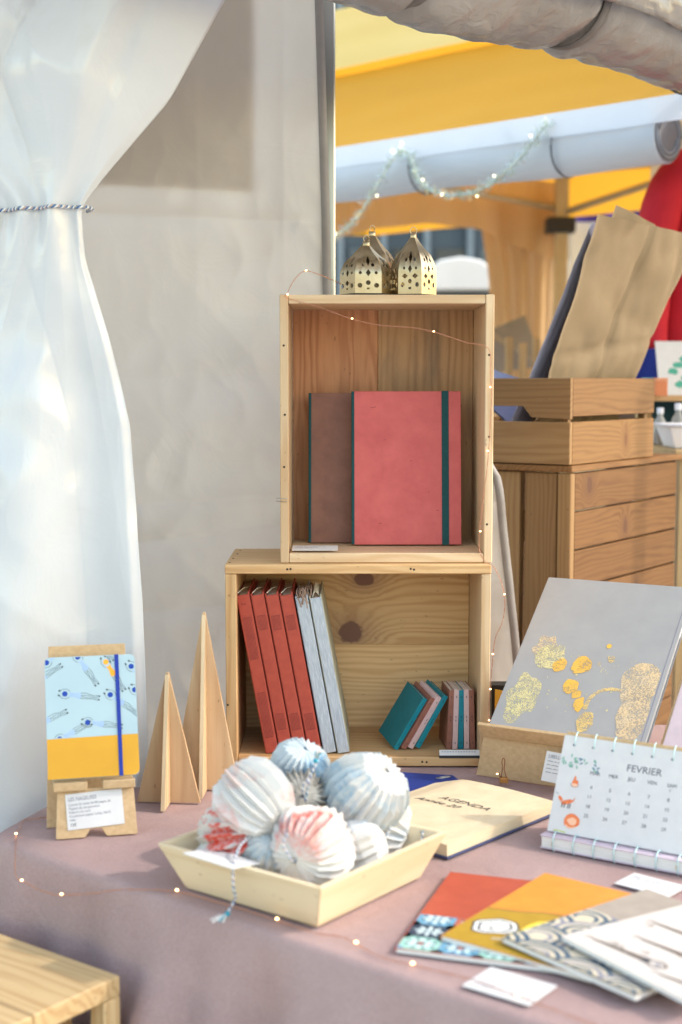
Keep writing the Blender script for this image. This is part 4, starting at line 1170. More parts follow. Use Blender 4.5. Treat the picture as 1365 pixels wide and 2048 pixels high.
# ================================================================== NOTEBOOK STAND AT THE LEFT
yaw = R(13.5); ex = Vector((math.cos(yaw), math.sin(yaw), 0)); bk = Vector((-math.sin(yaw), math.cos(yaw), 0)); upv = Vector((0, 0, 1))
SO = Vector((-.442, 2.150, .7525))
ns = thing('display_stand', 'small kraft board easel holding the swimmer notebook', 'display stand', frame(SO, ex, bk))
# local x right, y back, z up
lnf = R(16)
Mf = Matrix.Rotation(R(90) - lnf, 4, 'X')     # panel plane leaning back
def rounded(pts, r, n=4):
    out = []; m = len(pts)
    for i in range(m):
        p0, p, p1 = Vector(pts[i - 1]), Vector(pts[i]), Vector(pts[(i + 1) % m]); a = (p0 - p).normalized() * r; b_ = (p1 - p).normalized() * r
        for k in range(n + 1):
            t = k / n; q = (p + a).lerp(p, t).lerp(p.lerp(p + b_, t), t); out.append((q.x, q.y))
    return out
prism('front_panel', rounded([(0, .0), (.045, .0), (.053, .013), (.071, .013), (.078, .0), (.126, .0), (.122, .075), (.004, .075)], .003), -.004, .0, M['mdf'], ns, .0006, Mf)
box('ledge', (-.002, .020, .072), (.050, .062, .078), M['mdf'], ns, .001); box('ledge', (.074, .020, .072), (.124, .062, .078), M['mdf'], ns, .001)
box('ledge_lip', (-.002, .010, .072), (.050, .0198, .085), M['mdf'], ns, .001); box('ledge_lip', (.074, .010, .072), (.124, .0198, .085), M['mdf'], ns, .001)
Mbk = Matrix.Translation((0, .062, 0)) @ Matrix.Rotation(R(90) - R(14), 4, 'X')
prism('back_panel', [(-.012, .0), (.126, .0), (.121, .288), (-.002, .288)], -.004, 0, M['mdf'], ns, .0006, Mbk)
prism('back_leg', [(-.03, -.0), (.045, 0), (.045, .12), (.035, .12)], -.004, 0, M['mdf_edge'], ns, .0005, Matrix.Translation((-.002, .115, 0)) @ Matrix.Rotation(R(90), 4, 'Z') @ Matrix.Rotation(R(90), 4, 'X'))
Mn = frame(SO + ex * -.010 + bk * .024 + upv * .0875, ex, upv * math.cos(R(21)) + bk * math.sin(R(21)) - ex * .03)
sn = thing('swimmer_notebook', 'notebook with blue swimmer print and yellow base on the kraft stand', 'notebook', Mn)
w, h, tt = .142, .192, .010
cov = paint('pale_blue_print_cover', C(170, 194, 204), C(162, 187, 199), 8, .6)
yellow = paint('yellow_cover', C(214, 158, 32), C(206, 150, 28), 12, .6)
pts = rounded([(0, 0), (w, 0), (w, h), (0, h)], .009)
def cutpts(y0, y1):
    return [q for q in pts]
prism('back_cover', pts, 0, .0012, cov, sn); prism('pages', rounded([(.001, .001), (w - .001, .001), (w - .001, h - .001), (.001, h - .001)], .009), .0013, tt - .0013, M['pages_white'], sn)
fc = prism('front_cover', pts, tt - .0012, tt, cov, sn)
lowp = [(0, .0625), (0, .001)] + [(.001, 0), (w - .009, 0), (w - .0045, .0012), (w - .0012, .0045), (w, .009), (w, .064)]
prism('yellow_base', lowp, tt + .0001, tt + .0006, yellow, sn)
box('elastic_band', (.110, -.0006, tt + .0008), (.1162, h + .0006, tt + .0018), paint('blue_elastic', C(12, 48, 150), rough=.7), sn, .0003)
nav = paint('navy_cap_ink', C(14, 62, 160), rough=.7); peri = paint('periwinkle_ink', C(160, 186, 218), C(150, 176, 212), 60, .7); orn = paint('orange_ink', C(255, 166, 44), rough=.7)
p = Print()
def swimmer(x, y, ang, s, cap, suit):
    ca, sa = math.cos(ang), math.sin(ang)
    def T(pts_): return [(x + (a * ca - b_ * sa) * s, y + (a * sa + b_ * ca) * s) for a, b_ in pts_]
    # body axis along +a, head at 0
    p.poly(T([(.9, .55), (1.7, .42), (2.3, .50), (3.1, .78), (3.6, .55), (3.7, 0), (3.6, -.55), (3.1, -.72), (2.3, -.45), (1.7, -.4), (.9, -.5), (1.2, 0)]), suit, 0)
    p.poly(T([(.62 * math.cos(k * .524), .62 * math.sin(k * .524)) for k in range(12)]), cap, .0002)
    lw = .00055
    for sg in (1, -1):
        p.line(T([(1.1, .65 * sg), (.4, 1.05 * sg), (-.5, 1.0 * sg), (-1.15, .55 * sg)]), lw, M['ink'], .0001, 4)
        p.line(T([(3.5, .6 * sg), (4.8, .62 * sg + .1), (6.2, .42 * sg), (7.4, .55 * sg), (7.8, .5 * sg)]), lw, M['ink'], .0001, 4)
        p.line(T([(3.7, .1 * sg), (5.0, .25 * sg), (6.4, .12 * sg), (7.6, .25 * sg)]), lw, M['ink'], .0001, 4)
        p.poly(T([(-1.0, .4 * sg), (-1.5, .3 * sg), (-1.5, .62 * sg), (-1.05, .75 * sg)]), M['ink'], .0002)
        p.poly(T([(7.5, .5 * sg), (7.95, .55 * sg), (7.9, .28 * sg), (7.6, .2 * sg)]), M['ink'], .0002)
S = .0070
for (x, y, a, cp, su) in [(.052, .191, -58, nav, peri), (.096, .181, -60, orn, orn), (.003, .184, 38, nav, peri), (.136, .172, -48, nav, peri), (.030, .133, -10, nav, peri), (.101, .128, -38, nav, peri), (.140, .134, -40, nav, peri),
                          (-.02, .150, 32, nav, peri), (-.018, .085, 22, nav, peri), (.064, .086, -10, nav, peri), (.085, .232, -68, nav, peri), (.020, .062, 25, nav, peri)]:
    swimmer(x, y, R(a), S, cp, su)
p.clip(.0008, .0640, w - .0008, h - .001)
p.build('print', fc, Matrix.Translation((0, 0, tt + .0002)))
o = thing('price_card', 'white price card titled LES NAGEUSES stuck on the kraft stand', 'card', frame(SO, ex, bk) @ Mf @ Matrix.Translation((.0185, .0125, .0006)) @ Matrix.Rotation(R(3), 4, 'Z'), 'small white price cards')
box('card', (0, 0, 0), (.088, .055, .0008), M['paper'], o, .0001)
p = Print(); p.text('LES NAGEUSES', .004, .0440, .0082, M['ink_soft'], sx=.82)
for k, s in enumerate(('Carnet de notes de 80 pages, de', 'Papiers de recuperation', 'Reliure a la main', 'Couverture papier Lokta 10x15', 'relie')): p.text(s, .004, .0365 - k * .0058, .0054, M['ink_soft'], sx=.92)
p.text('12€', .004, .0055, .0062, M['ink'])
p.build('print', o, Matrix.Translation((0, 0, .0011)))

# ================================================================== TRAY WITH PAPER BALLS
d1 = Vector((.79, -.613, 0)); d2 = Vector((.613, .79, 0)); TC = Vector((-.052, 1.960, .7525))
tr = thing('wooden_tray', 'pale square wooden tray with sloping sides', 'tray', frame(TC, d1, d2))
hb, ht, hh, tk = .118, .146, .066, .009
prism('tray_floor', [(-hb, -hb), (hb, -hb), (hb, hb), (-hb, hb)], .0005, .007, M['tray'], tr, .0005)
for k in range(4):
    # one sloping side: outer and inner faces, mitred
    def ringp(r, z): return (r, z)
    o_b, o_t, i_t, i_b = (hb, 0), (ht, hh), (ht - tk, hh), (hb - tk, 0)
    V = []
    for (r, z) in (o_b, o_t, i_t, i_b):
        V += [(-r + .0002, -r, z), (r - .0002, -r, z)]
    Fc = [(0, 1, 3, 2), (2, 3, 5, 4), (4, 5, 7, 6), (6, 7, 1, 0), (0, 2, 4, 6), (1, 7, 5, 3)]
    s = mesh('side', V, Fc, M['tray'], tr, False, Matrix.Rotation(k * math.pi / 2, 4, 'Z'))
    md = s.modifiers.new('edge', 'BEVEL'); md.width = .0012; md.segments = 2
def ball(label, loc, axis, Rr, n, amp, squash, mat, twist=0., seed=0, cat='paper ornament', power=.62, loop=None):
    ax_ = Vector(axis).normalized(); q = ax_.to_track_quat('Z', 'Y').to_matrix().to_4x4(); q.translation = Vector(loc)
    o = thing('paper_ball', label, cat, q, 'pleated paper balls in the tray')
    V = []; Fc = []; m = 6; rnd = random.Random(seed); n = int(n * 1.25); sh = [rnd.uniform(.9, 1.08) for _ in range(3)]; bend = rnd.uniform(-.12, .12)
    off = [rnd.uniform(-.25, .25) for _ in range(2 * n)]; ro = [rnd.uniform(.94, 1.05) for _ in range(2 * n)]
    for i in range(m + 1):
        ph = math.pi * (.006 + .988 * i / m); s = max(.0, math.sin(ph)) ** power
        for j in range(2 * n):
            a = math.pi * j / n + twist * (i / m - .5) + off[j] * math.pi / n * .6
            r = Rr * s * (ro[j] if j % 2 == 0 else (1 - amp * .8) * ro[j]) * (1 + .10 * nz(math.cos(a) * 1.2 + seed, math.sin(a) * 1.2, i * .5))
            V.append((r * math.cos(a) * sh[0] + bend * Rr * math.sin(ph), r * math.sin(a) * sh[1], Rr * squash * math.cos(ph) * (1 + .08 * off[j])))
    for i in range(m):
        for j in range(2 * n):
            j2 = (j + 1) % (2 * n); Fc.append((i * 2 * n + j, (i + 1) * 2 * n + j, (i + 1) * 2 * n + j2, i * 2 * n + j2))
    body = mesh('paper_body', V, Fc, mat, o, False)
    md = body.modifiers.new('thickness', 'SOLIDIFY'); md.thickness = .0004
    zt_ = Rr * squash
    if loop:
        twine('string', smooth_path([(0, 0, zt_ - .012), (.002, .001, zt_ + .004)] + loop, 5), .0016, o, TW, .008)
    twine('knot', [(.003 * math.cos(k_ * .8), .003 * math.sin(k_ * .8), zt_ - .006 + k_ * .0007) for k_ in range(9)], .0011, o, TW, .006)
    return o
ball('large cream paper ball with peach print at the upper left of the pile', (-.121, 1.945, .876), (.55, -.45, -.50), .057, 19, .24, .98, M['ball_cream'], .25, 1)
ball('paper ball with bright red print in the left corner of the tray', (-.150, 1.950, .820), (.80, -.42, .25), .052, 15, .38, .88, M['ball_red'], 0, 2)
ball('blue printed paper ball at the back of the pile', (-.062, 2.060, .888), (.25, -.35, .9), .050, 18, .28, .8, M['ball_blue2'], .1, 3)
ball('grey printed paper ball seen end on in the middle of the pile', (-.056, 2.000, .864), (.05, -.95, .35), .046, 20, .24, .75, M['ball_grey'], 0, 4,
     loop=[(.0, .012, .040), (.012, .03, .036), (.022, .050, .03), (.024, .066, .02)])
ball('large white paper ball with soft blue wash at the upper right', (.034, 1.995, .869), (.55, -.35, .72), .061, 21, .22, .92, M['ball_blue'], .2, 5)
ball('pink and white paper ball in front, pleats meeting in a star', (-.036, 1.890, .826), (-.52, -.84, -.05), .058, 22, .22, .86, M['ball_pink'], .15, 6,
     loop=[(-.006, .010, .056), (-.014, .022, .054), (-.012, .034, .046)])
ball('small white paper ball low at the right of the tray', (.026, 1.955, .806), (.9, .1, .35), .046, 16, .20, .85, M['ball_white'], 0, 7,
     loop=[(.010, .005, .050), (.024, .0, .048), (.034, -.008, .040)])
ball('white paper ball with open pleats against the right tray corner', (.058, 2.015, .816), (.9, -.1, -.35), .048, 16, .30, .85, M['ball_white'], 0, 8,
     loop=[(.0, .012, .052), (-.012, .02, .058), (-.02, .008, .060)])
ball('pale blue paper ball buried under the cream one', (-.105, 1.915, .806), (.3, -.5, .8), .040, 12, .28, .85, M['ball_blue'], 0, 9)
# tassel ends of twine
def tassel(label, path, r, ends, name='twine_tassel'):
    o = thing(name, label, 'string')
    pp = smooth_path(path, 5); twine('cord', pp, r, o, TW, .009)
    rnd = random.Random(label); geo = []
    tip = Vector(path[-1]); d = (tip - Vector(path[-2])).normalized()
    for k in range(22):
        e_ = tip + d * rnd.uniform(.6, 1.2) * ends + Vector((rnd.gauss(0, .004), rnd.gauss(0, .004), rnd.gauss(0, .003)))
        if e_.z < .754: e_.z = .754 + rnd.random() * .002
        v, f = tube_geo([tip, tip.lerp(e_, .5) + Vector((0, 0, .002)), e_], .0010, 4); geo.append((v, f, k % 3))
    merged('fringe', geo, [TW[0], paint('turquoise_yarn', C(40, 140, 160), rough=.9), TW[2]], o)
    bm = bmesh.new(); bmesh.ops.create_icosphere(bm, subdivisions=2, radius=r * 1.9, matrix=Matrix.Translation(tip)); from_bm('knot', bm, paint('turquoise_knot', C(44, 142, 166), rough=.9), o, True)
tassel('twine with turquoise tassel hanging over the front of the tray', [(-.125, 1.905, .838), (-.137, 1.875, .834), (-.142, 1.842, .824), (-.143, 1.830, .812), (-.142, 1.828, .790), (-.140, 1.832, .778), (-.150, 1.822, .760)], .0020, .026)
tassel('blue and coral twine tuft standing up from the grey ball', [(-.050, 1.955, .872), (-.046, 1.962, .895), (-.040, 1.972, .912), (-.036, 1.975, .925)], .0020, .020)
price_card('white card resting on the front left rim of the tray', frame((-.214, 1.868, .826), Vector((.79, -.60, -.03)), Vector((.42, .75, -.12))), .090, .058, 3, None, ink=M['ink_soft'])

# ================================================================== EASEL WITH GREY NOTEBOOK
yw = R(30); ea = Vector((math.cos(yw), -math.sin(yw), 0)); en = Vector((math.sin(yw), math.cos(yw), 0))
th = R(50)
BL = Vector((.268, 2.48, .8437))
ez_ = thing('book_easel', 'kraft board easel under the large grey notebook', 'display stand')
upn = en * math.sin(th) + upv * math.cos(th); nrm_ = ea.cross(upn)
base = Vector((.240, 2.520, .7525)); Mfr = frame(base, ea, upv * math.cos(R(22)) + (-en) * (-math.sin(R(22))) * 0.6)
prism('front_panel', [(0, 0), (.205, 0), (.205, .088), (.020, .088)], -.005, 0, M['mdf'], ez_, .0006, frame((.244, 2.515, .7525), ea, (BL - nrm_ * .006 + ea * .0) - Vector((.256, 2.50, .7525))))
Ml = frame(BL, ea, upn)
box('ledge', (-.020, -.0075, -.012), (.30, -.0015, .022), M['mdf'], ez_, .0008, M_=Ml)
box('back_panel', (.01, .0, -.0085), (.275, .30, -.004), M['mdf'], ez_, .0008, M_=Ml)
prism('back_leg', [(-.02, .7525), (.22, .7525), (.205, .90), (.08, .90)], -.003, .003, M['mdf_edge'], ez_, .0004, Matrix.Translation(BL + ea * .13 + en * .06 - Vector((0, 0, BL.z))) @ Matrix(((en.x, 0, ea.x, 0), (en.y, 0, ea.y, 0), (0, 1, 0, 0), (0, 0, 0, 1))))
greyc = paint('grey_cover', C(158, 157, 158), C(151, 150, 152), 20, .55, bump=.05)
gn = notebook('grey_notebook', 'large pale grey notebook with gold blot print leaning on the easel', 'notebook', Ml, .282, .358, .016, greyc, greyc, M['pages_white'])
box('hinge_groove', (.2735, .0005, .0158), (.2752, .3575, .0164), M['ink_soft'], gn, .0002)
p = Print()
gw, gh = .28, .358
def gb(x, y, rx, ry, m, z=0, **k): p.blob(x * gw, y * gh, rx * gw, ry * gh, m, z, **k)
gb(.14, .20, .115, .145, M['gold_pale'], 0, wob=.22, seed=1); gb(.17, .52, .085, .075, M['gold_rose'], 0, wob=.2, seed=2); gb(.23, .465, .10, .085, M['gold_pale'], .0001, wob=.15, seed=3)
gb(.305, .415, .048, .042, M['gold'], .0002, wob=.12, seed=4); gb(.455, .43, .062, .055, M['gold'], .0002, wob=.1, seed=5); gb(.425, .405, .035, .035, M['gold'], .0003, wob=.1, seed=6)
gb(.43, .29, .050, .045, M['gold'], .0002, wob=.12, seed=7); gb(.485, .245, .03, .03, M['gold'], .0002, wob=.15, seed=8); gb(.525, .185, .033, .045, M['gold'], .0002, wob=.12, seed=9)
gb(.60, .085, .052, .062, M['gold_soft'], .0003, wob=.08, seed=10); gb(.585, .565, .017, .015, M['gold'], .0002, wob=.05, seed=11); gb(.63, .485, .024, .022, M['gold_soft'], .0002, wob=.2, seed=12); gb(.56, .445, .011, .011, M['gold_soft'], .0002, seed=13)
gb(.86, .36, .125, .13, M['gold_rose'], .0001, wob=.12, seed=14); gb(.89, .17, .10, .17, M['gold_rose'], .0002, wob=.2, seed=15)
p.line([(.57 * gw, .16 * gh), (.58 * gw, .23 * gh), (.63 * gw, .28 * gh), (.70 * gw, .30 * gh), (.78 * gw, .29 * gh)], .007, M['gold_soft'], .00005, 6)
rnd = random.Random(5)
for k in range(60): gb(rnd.uniform(.25, .8), rnd.uniform(.12, .5), .006 * rnd.random() + .002, .005 * rnd.random() + .002, M['gold_pale'], .0001, n=7, wob=.3, seed=k)
p.clip(.002, .002, .272, .355)
subpart(p.build('gold_print', gn, Matrix.Translation((0, 0, .0164))), kid(gn, 'front_cover'))
# second easel and rose notebook cut by the right edge
B2 = BL + ea * .315 + en * -.012 + Vector((0, 0, .0))
Ml2 = frame(B2, ea, upn)
e2 = thing('book_easel', 'second kraft easel at the right edge under the rose notebook', 'display stand')
box('back_panel', (-.012, -.01, -.0085), (.25, .30, -.004), M['mdf'], e2, .0008, M_=Ml2)
box('ledge', (-.012, -.0175, -.012), (.25, -.0115, .022), M['mdf'], e2, .0008, M_=Ml2)
prism('back_leg', [(-.02, .7525), (.20, .7525), (.19, .90), (.08, .90)], -.003, .003, M['mdf_edge'], e2, .0004, Matrix.Translation(B2 + ea * .13 + en * .06 - Vector((0, 0, B2.z))) @ Matrix(((en.x, 0, ea.x, 0), (en.y, 0, ea.y, 0), (0, 1, 0, 0), (0, 0, 0, 1))))
prism('front_panel', [(0, 0), (.2, 0), (.2, .078), (.0, .078)], -.005, 0, M['mdf'], e2, .0006, frame(Vector((B2.x - .02, B2.y + .02, .7525)), ea, (B2 - nrm_ * .012 - upn * .010) - Vector((B2.x - .012, B2.y + .012, .7525))))
rc = paint('rose_speckled_cover', C(196, 180, 188), C(188, 172, 180), 30, .6)
r2 = notebook('rose_notebook', 'pale rose speckled notebook cut off by the right edge', 'notebook', frame(B2 - upn * .0105 + nrm_ * .0, ea, upn), .21, .30, .014, rc, rc, M['pages_white'])
p = Print(); rnd = random.Random(9)
for k in range(26): p.blob(rnd.uniform(.01, .2), rnd.uniform(.01, .29), .0012, .0010, M['ink_soft'], n=6, seed=k)
subpart(p.build('speckles', r2, Matrix.Translation((0, 0, .0144))), kid(r2, 'front_cover'))
price_card('narrow white price card leaning on the easel beside the calendar', frame((.345, 2.400, .775), ea * .98 + Vector((0, 0, -.05)), upv * .92 + en * .38), .07, .052, 4, 'LIBELLULE')
bt = thing('black_yellow_box', 'small black and yellow box between the crate and the easel', 'box')
box('carton', (.287, 2.665, .7525), (.345, 2.70, .885), M['black'], bt, .001)
prism('yellow_flash', [(0, .0), (.020, .016), (.024, .048), (0, .052)], 0, .0006, paint('yellow_ink', C(226, 172, 60), rough=.6), bt, 0, Matrix.Translation((.293, 2.6645, .825)) @ Matrix.Rotation(R(90), 4, 'X'))

# ================================================================== CALENDAR AND SPIRAL NOTEBOOKS
ca_ = Vector((.840, -.542, 0)); cb_ = Vector((.542, .840, 0))
O = Vector((.303, 2.112, .7525))
mauve = paint('mauve_cover', C(206, 190, 204), C(198, 182, 196), 30, .6)
wire = paint('mint_wire', C(190, 220, 224), rough=.35, metal=.2)
Ms = frame(O, ca_, cb_)
spn = thing('spiral_notebook', 'mauve spiral bound notebook lying under the calendar', 'notebook', Ms)
box('back_cover', (0, 0, 0), (.30, .20, .002), mauve, spn, .0004); box('pages', (.002, .002, .0021), (.298, .199, .0185), M['pages_white'], spn, 0); box('front_cover', (0, 0, .0186), (.30, .20, .0206), mauve, spn, .0004)
for k in range(9):
    x = .022 + k * .0325
    for s in (0,):
        tube('ring', [(x + .0, .011 + .0135 * math.cos(a), .0103 + .0155 * math.sin(a)) for a in [R(20 + q * 20) for q in range(17)]], .0011, wire, spn, 6)
    box('tab', (x - .0035 + (k % 2) * .002, .0012, .006 + .003 * (k % 3)), (x - .0008, .0018, .012 + .002 * (k % 2)), paint('gold_tab', C(206, 162, 84), rough=.4) if k == 0 else bpy.data.materials['gold_tab'], spn, 0)
lc_ = R(24.5); cup = upv * math.cos(lc_) + cb_ * math.sin(lc_)
Mc = frame(O + ca_ * .004 + cb_ * .018 + Vector((0, 0, .0225)), ca_, cup)
cal = thing('desk_calendar', 'white desk calendar for FEVRIER with foxes, standing on the spiral notebook', 'calendar', Mc)
cw, chh = .232, .150
prism('page', rounded([(0, 0), (cw, 0), (cw, chh), (0, chh)], .003), 0, .0012, M['paper'], cal)
box('page_stack', (.001, .001, -.004), (cw - .001, chh - .001, -.0002), M['pages_white'], cal, .0003)
box('kraft_support', (.0, -.002, -.0085), (cw + .01, chh + .007, -.0062), M['mdf'], cal, .0004)
# back prop of the calendar
Mp = Matrix.Translation((0, chh + .004, -.009)) @ Matrix.Rotation(R(-42), 4, 'X')
box('prop', (.002, -.150, -.002), (cw, .0, 0), M['mdf'], cal, .0004, M_=Matrix.Translation((0, chh + .005, -.011)) @ Matrix.Rotation(R(38), 4, 'X'))
for k in range(7):
    x = .019 + k * .0315
    tube('ring', [(x + .004 * math.sin(a) * .6, chh - .0045 + .0125 * math.cos(a), -.004 + .0115 * math.sin(a)) for a in [R(-40 + q * 20) for q in range(14)]], .0010, wire, cal, 6)
    tube('hole', [(x - .001, chh - .0142, .00125), (x - .001, chh - .0142, .0016)], .0017, M['ink_soft'], cal, 8)
p = Print()
green = [paint('sage_ink', C(150, 192, 178), C(120, 168, 150), 90, .7), paint('slate_ink', C(112, 140, 160), rough=.7)]
rnd = random.Random(2)
for k in range(30):
    x = .004 + .060 * rnd.random() ** 1.3; y = .123 - .020 * rnd.random() - x * .06
    p.blob(x, y, .0032, .0013, green[k % 2 if x > .03 else 0], .0001 * (k % 3), n=7, rot=rnd.uniform(0, 3), seed=k)
p.text('FEVRIER', .108, .1085, .0150, M['ink_mid'], sx=1.05)
days = ['MAR', 'MER', 'JEU', 'VEN', 'SAM', 'DIM']
for i, d in enumerate(days):
    x = .052 + i * .0305
    p.text(d, x, .0945, .0080, M['ink_mid'])
    col = {0: [4, 11, 18, 25], 1: [5, 12, 19, 26], 2: [6, 13, 20, 27], 3: [7, 14, 21, 28], 4: [1, 8, 15, 22, 29], 5: [2, 9, 16, 23]}[i]
    r0 = 0 if i >= 4 else 1
    for q, v_ in enumerate(col):
        p.text(str(v_), x + .004 - (.002 if v_ > 9 else 0), .073 - (q + r0 - 1) * .0145 + (.0 if r0 else -.0), .0076, M['ink_mid'])
fox = paint('fox_orange_ink', C(236, 138, 84), C(226, 112, 66), 200, .7); fox2 = paint('fox_pale_ink', C(244, 190, 156), rough=.7)
# sitting fox in a cup
p.blob(.031, .079, .0055, .0050, fox, n=14, wob=.15, seed=1); p.poly([(.0275, .083), (.0295, .090), (.0325, .085)], fox, .0001); p.blob(.031, .0745, .0060, .0030, fox2, .0002, n=12)
p.line([(.024, .077), (.0265, .073), (.035, .073), (.0375, .077)], .0008, M['ink_soft'], .0003, 4)
# leaping fox
p.blob(.024, .048, .0095, .0036, fox, n=16, wob=.15, rot=.3, seed=3); p.blob(.012, .052, .0055, .0026, fox, .0001, n=12, rot=-1.0, wob=.2, seed=4); p.poly([(.031, .050), (.036, .057), (.034, .050), (.038, .049)], fox, .0002)
for x in (.017, .021, .027, .030): p.line([(x, .046), (x - .001, .0385)], .0013, M['ink'], .0003)
p.line([(.003, .060), (.008, .058)], .0008, M['ink_soft'])
# curled fox
p.blob(.037, .021, .0125, .0105, fox, n=18, wob=.08, seed=5); p.blob(.037, .020, .0075, .0060, fox2, .0001, n=14, wob=.12, seed=6); p.line([(.027, .014), (.034, .010), (.043, .012)], .0022, fox2, .0002, 4); p.poly([(.026, .012), (.024, .019), (.029, .017)], fox, .0002)
p.line([(.010, .0025), (.018, .0032), (.03, .0022)], .0016, paint('grass_ink', C(190, 196, 90), rough=.7))
p.clip(.001, .001, cw - .001, chh - .001)
subpart(p.build('print', cal, Matrix.Translation((0, 0, .0016))), kid(cal, 'page'))

# ================================================================== AGENDA
ga_ = Vector((.66, .75, 0)); gb_ = Vector((-.75, .66, 0))
AO = Vector((.158, 2.062, .7525))
Ma = frame(AO, ga_, gb_)
ag = thing('open_agenda', 'open cream planner page reading AGENDA on a blue cover', 'planner', Ma)
navy = paint('navy_cover', C(54, 62, 104), C(46, 54, 94), 20, .6)
box('cover', (-.004, -.004, 0), (.300, .245, .003), navy, ag, .0006)
def page_fn(u, v):
    x, y = u * .294, v * .238; z = .0205 + .004 * math.sin(v * 3.1) - .010 * sstep(.75, 1, v) + .001 * math.sin(u * 6)
    return (x, y, z)
V = []; Fc = []; nu_, nv_ = 20, 20
def cornered(u, v):        # rounded far right corner
    x, y, z = page_fn(u, v); cx, cy, r = .294 - .02, .238 - .02, .02
    if x > cx and y > cy:
        d = Vector((x - cx, y - cy)); m_ = max(abs(d.x), abs(d.y)); l = d.length
        if l > 0: d *= m_ / l
        x, y = cx + d.x, cy + d.y
    return x, y, z
for zf in (0, 1):
    for j in range(nv_ + 1):
        for i in range(nu_ + 1):
            x, y, z = cornered(i / nu_, j / nv_); V.append((x, y, z if zf else .0032))
of = (nu_ + 1) * (nv_ + 1)
for j in range(nv_):
    for i in range(nu_):
        q = (j * (nu_ + 1) + i, j * (nu_ + 1) + i + 1, (j + 1) * (nu_ + 1) + i + 1, (j + 1) * (nu_ + 1) + i)
        Fc.append(tuple(k + of for k in q)); Fc.append(tuple(reversed(q)))
rim = [(i, 0) for i in range(nu_)] + [(nu_, j) for j in range(nv_)] + [(i, nv_) for i in range(nu_, 0, -1)] + [(0, j) for j in range(nv_, 0, -1)]
rid = [j * (nu_ + 1) + i for i, j in rim]
for k in range(len(rid)):
    a, b_ = rid[k], rid[(k + 1) % len(rid)]; Fc.append((a, b_, b_ + of, a + of))
creamp = paint('cream_page_block', C(222, 204, 172), C(208, 188, 156), 3, .8, stretch=(6, 6, 300), contrast=.2)
mesh('page_block', V, Fc, creamp, ag)
p = Print()
# text baseline runs from far to near across the short side
RT = Matrix.Rotation(R(-90), 4, 'Z')
p.text('AGENDA', -.150, .172, .023, M['ink'], shear=.25, sx=1.05); p.text('Année 20', -.178, .145, .022, M['ink'], shear=.3, sx=1.0)
pr_ = p.build('print', ag, Matrix.Translation((0, 0, .0258)) @ RT)
for q in pr_.data.vertices:      # lay the ink on the curved page
    w_ = RT @ q.co; q.co.z = page_fn(min(1, max(0, w_.x / .294)), min(1, max(0, w_.y / .238)))[2] - .0258 + .0006
bf_ = thing('blue_folder', 'royal blue folder with a paper clip behind the cream planner', 'folder', frame((.045, 2.470, .7525), (.985, -.10, 0), (.25, .97, 0)))
blu = paint('royal_blue_card', C(34, 58, 138), C(28, 50, 126), 20, .5)
prism('cover', [(0, -.07), (.20, -.07), (.152, .045), (.02, .06)], 0, .004, blu, bf_, .0006)
tube('paper_clip', smooth_path([(.150, .030, .0052), (.128, .016, .0052), (.124, .021, .0052), (.143, .034, .0052), (.146, .030, .0055), (.130, .020, .0055)], 4), .0007, M['steel'], bf_, 5)
bc = thing('binder_clip', 'small copper wire clip standing on the planner by a lit bulb', 'clip')
tube('wire_loop', smooth_path([(.282, 2.452, .766), (.284, 2.451, .782), (.283, 2.451, .795), (.2855, 2.450, .801), (.288, 2.449, .795), (.287, 2.450, .782), (.291, 2.449, .766)], 4), .0008, paint('dark_copper', C(150, 96, 70), rough=.4, metal=.8), bc, 6)
box('clip_body', (.279, 2.444, .757), (.294, 2.456, .766), paint('brass_clip', C(196, 150, 92), rough=.35, metal=.8), bc, .001)

# ================================================================== FLAT NOTEBOOKS IN THE FOREGROUND
wl, ww, wt = .290, .205, .0062
def flat(label, org, ldir, tilt, cover, name='booklet', z=0, w=ww, L=wl, lift=0):
    ld = Vector((ldir[0], ldir[1], 0)).normalized(); wd = Vector((ld.y, -ld.x, -math.tan(tilt))); ld2 = ld + Vector((0, 0, math.tan(lift)))
    # x across (from the spine on the left), y along
    return notebook(name, label, 'notebook', frame((org[0], org[1], .7525 + z), wd, ld2), w, L, wt, cover, cover, M['pages_white'], .0006, 'printed booklets fanned out at the front', .0012, back=M['paper'])
rust = paint('rust_cover', C(180, 82, 58), C(168, 74, 52), 30, .6)
orange = paint('orange_cover', C(216, 142, 48), C(206, 132, 42), 26, .6)
kgrey = paint('warm_grey_cover', C(164, 152, 140), C(152, 140, 128), 40, .7)
ivory = paint('ivory_cover', C(206, 197, 190), C(200, 190, 184), 30, .65)
na = flat('rust red booklet with blue tile print, leftmost of the fan', (.068, 1.712), (.31, .95), 0, rust)
p = Print()
tl = [paint('tile_blue', C(104, 158, 186), rough=.6), paint('tile_pale', C(204, 222, 224), rough=.6), paint('tile_navy', C(44, 62, 82), rough=.6), paint('tile_terra', C(178, 104, 86), rough=.6), paint('tile_mint', C(150, 196, 184), rough=.6)]
ts = .0512
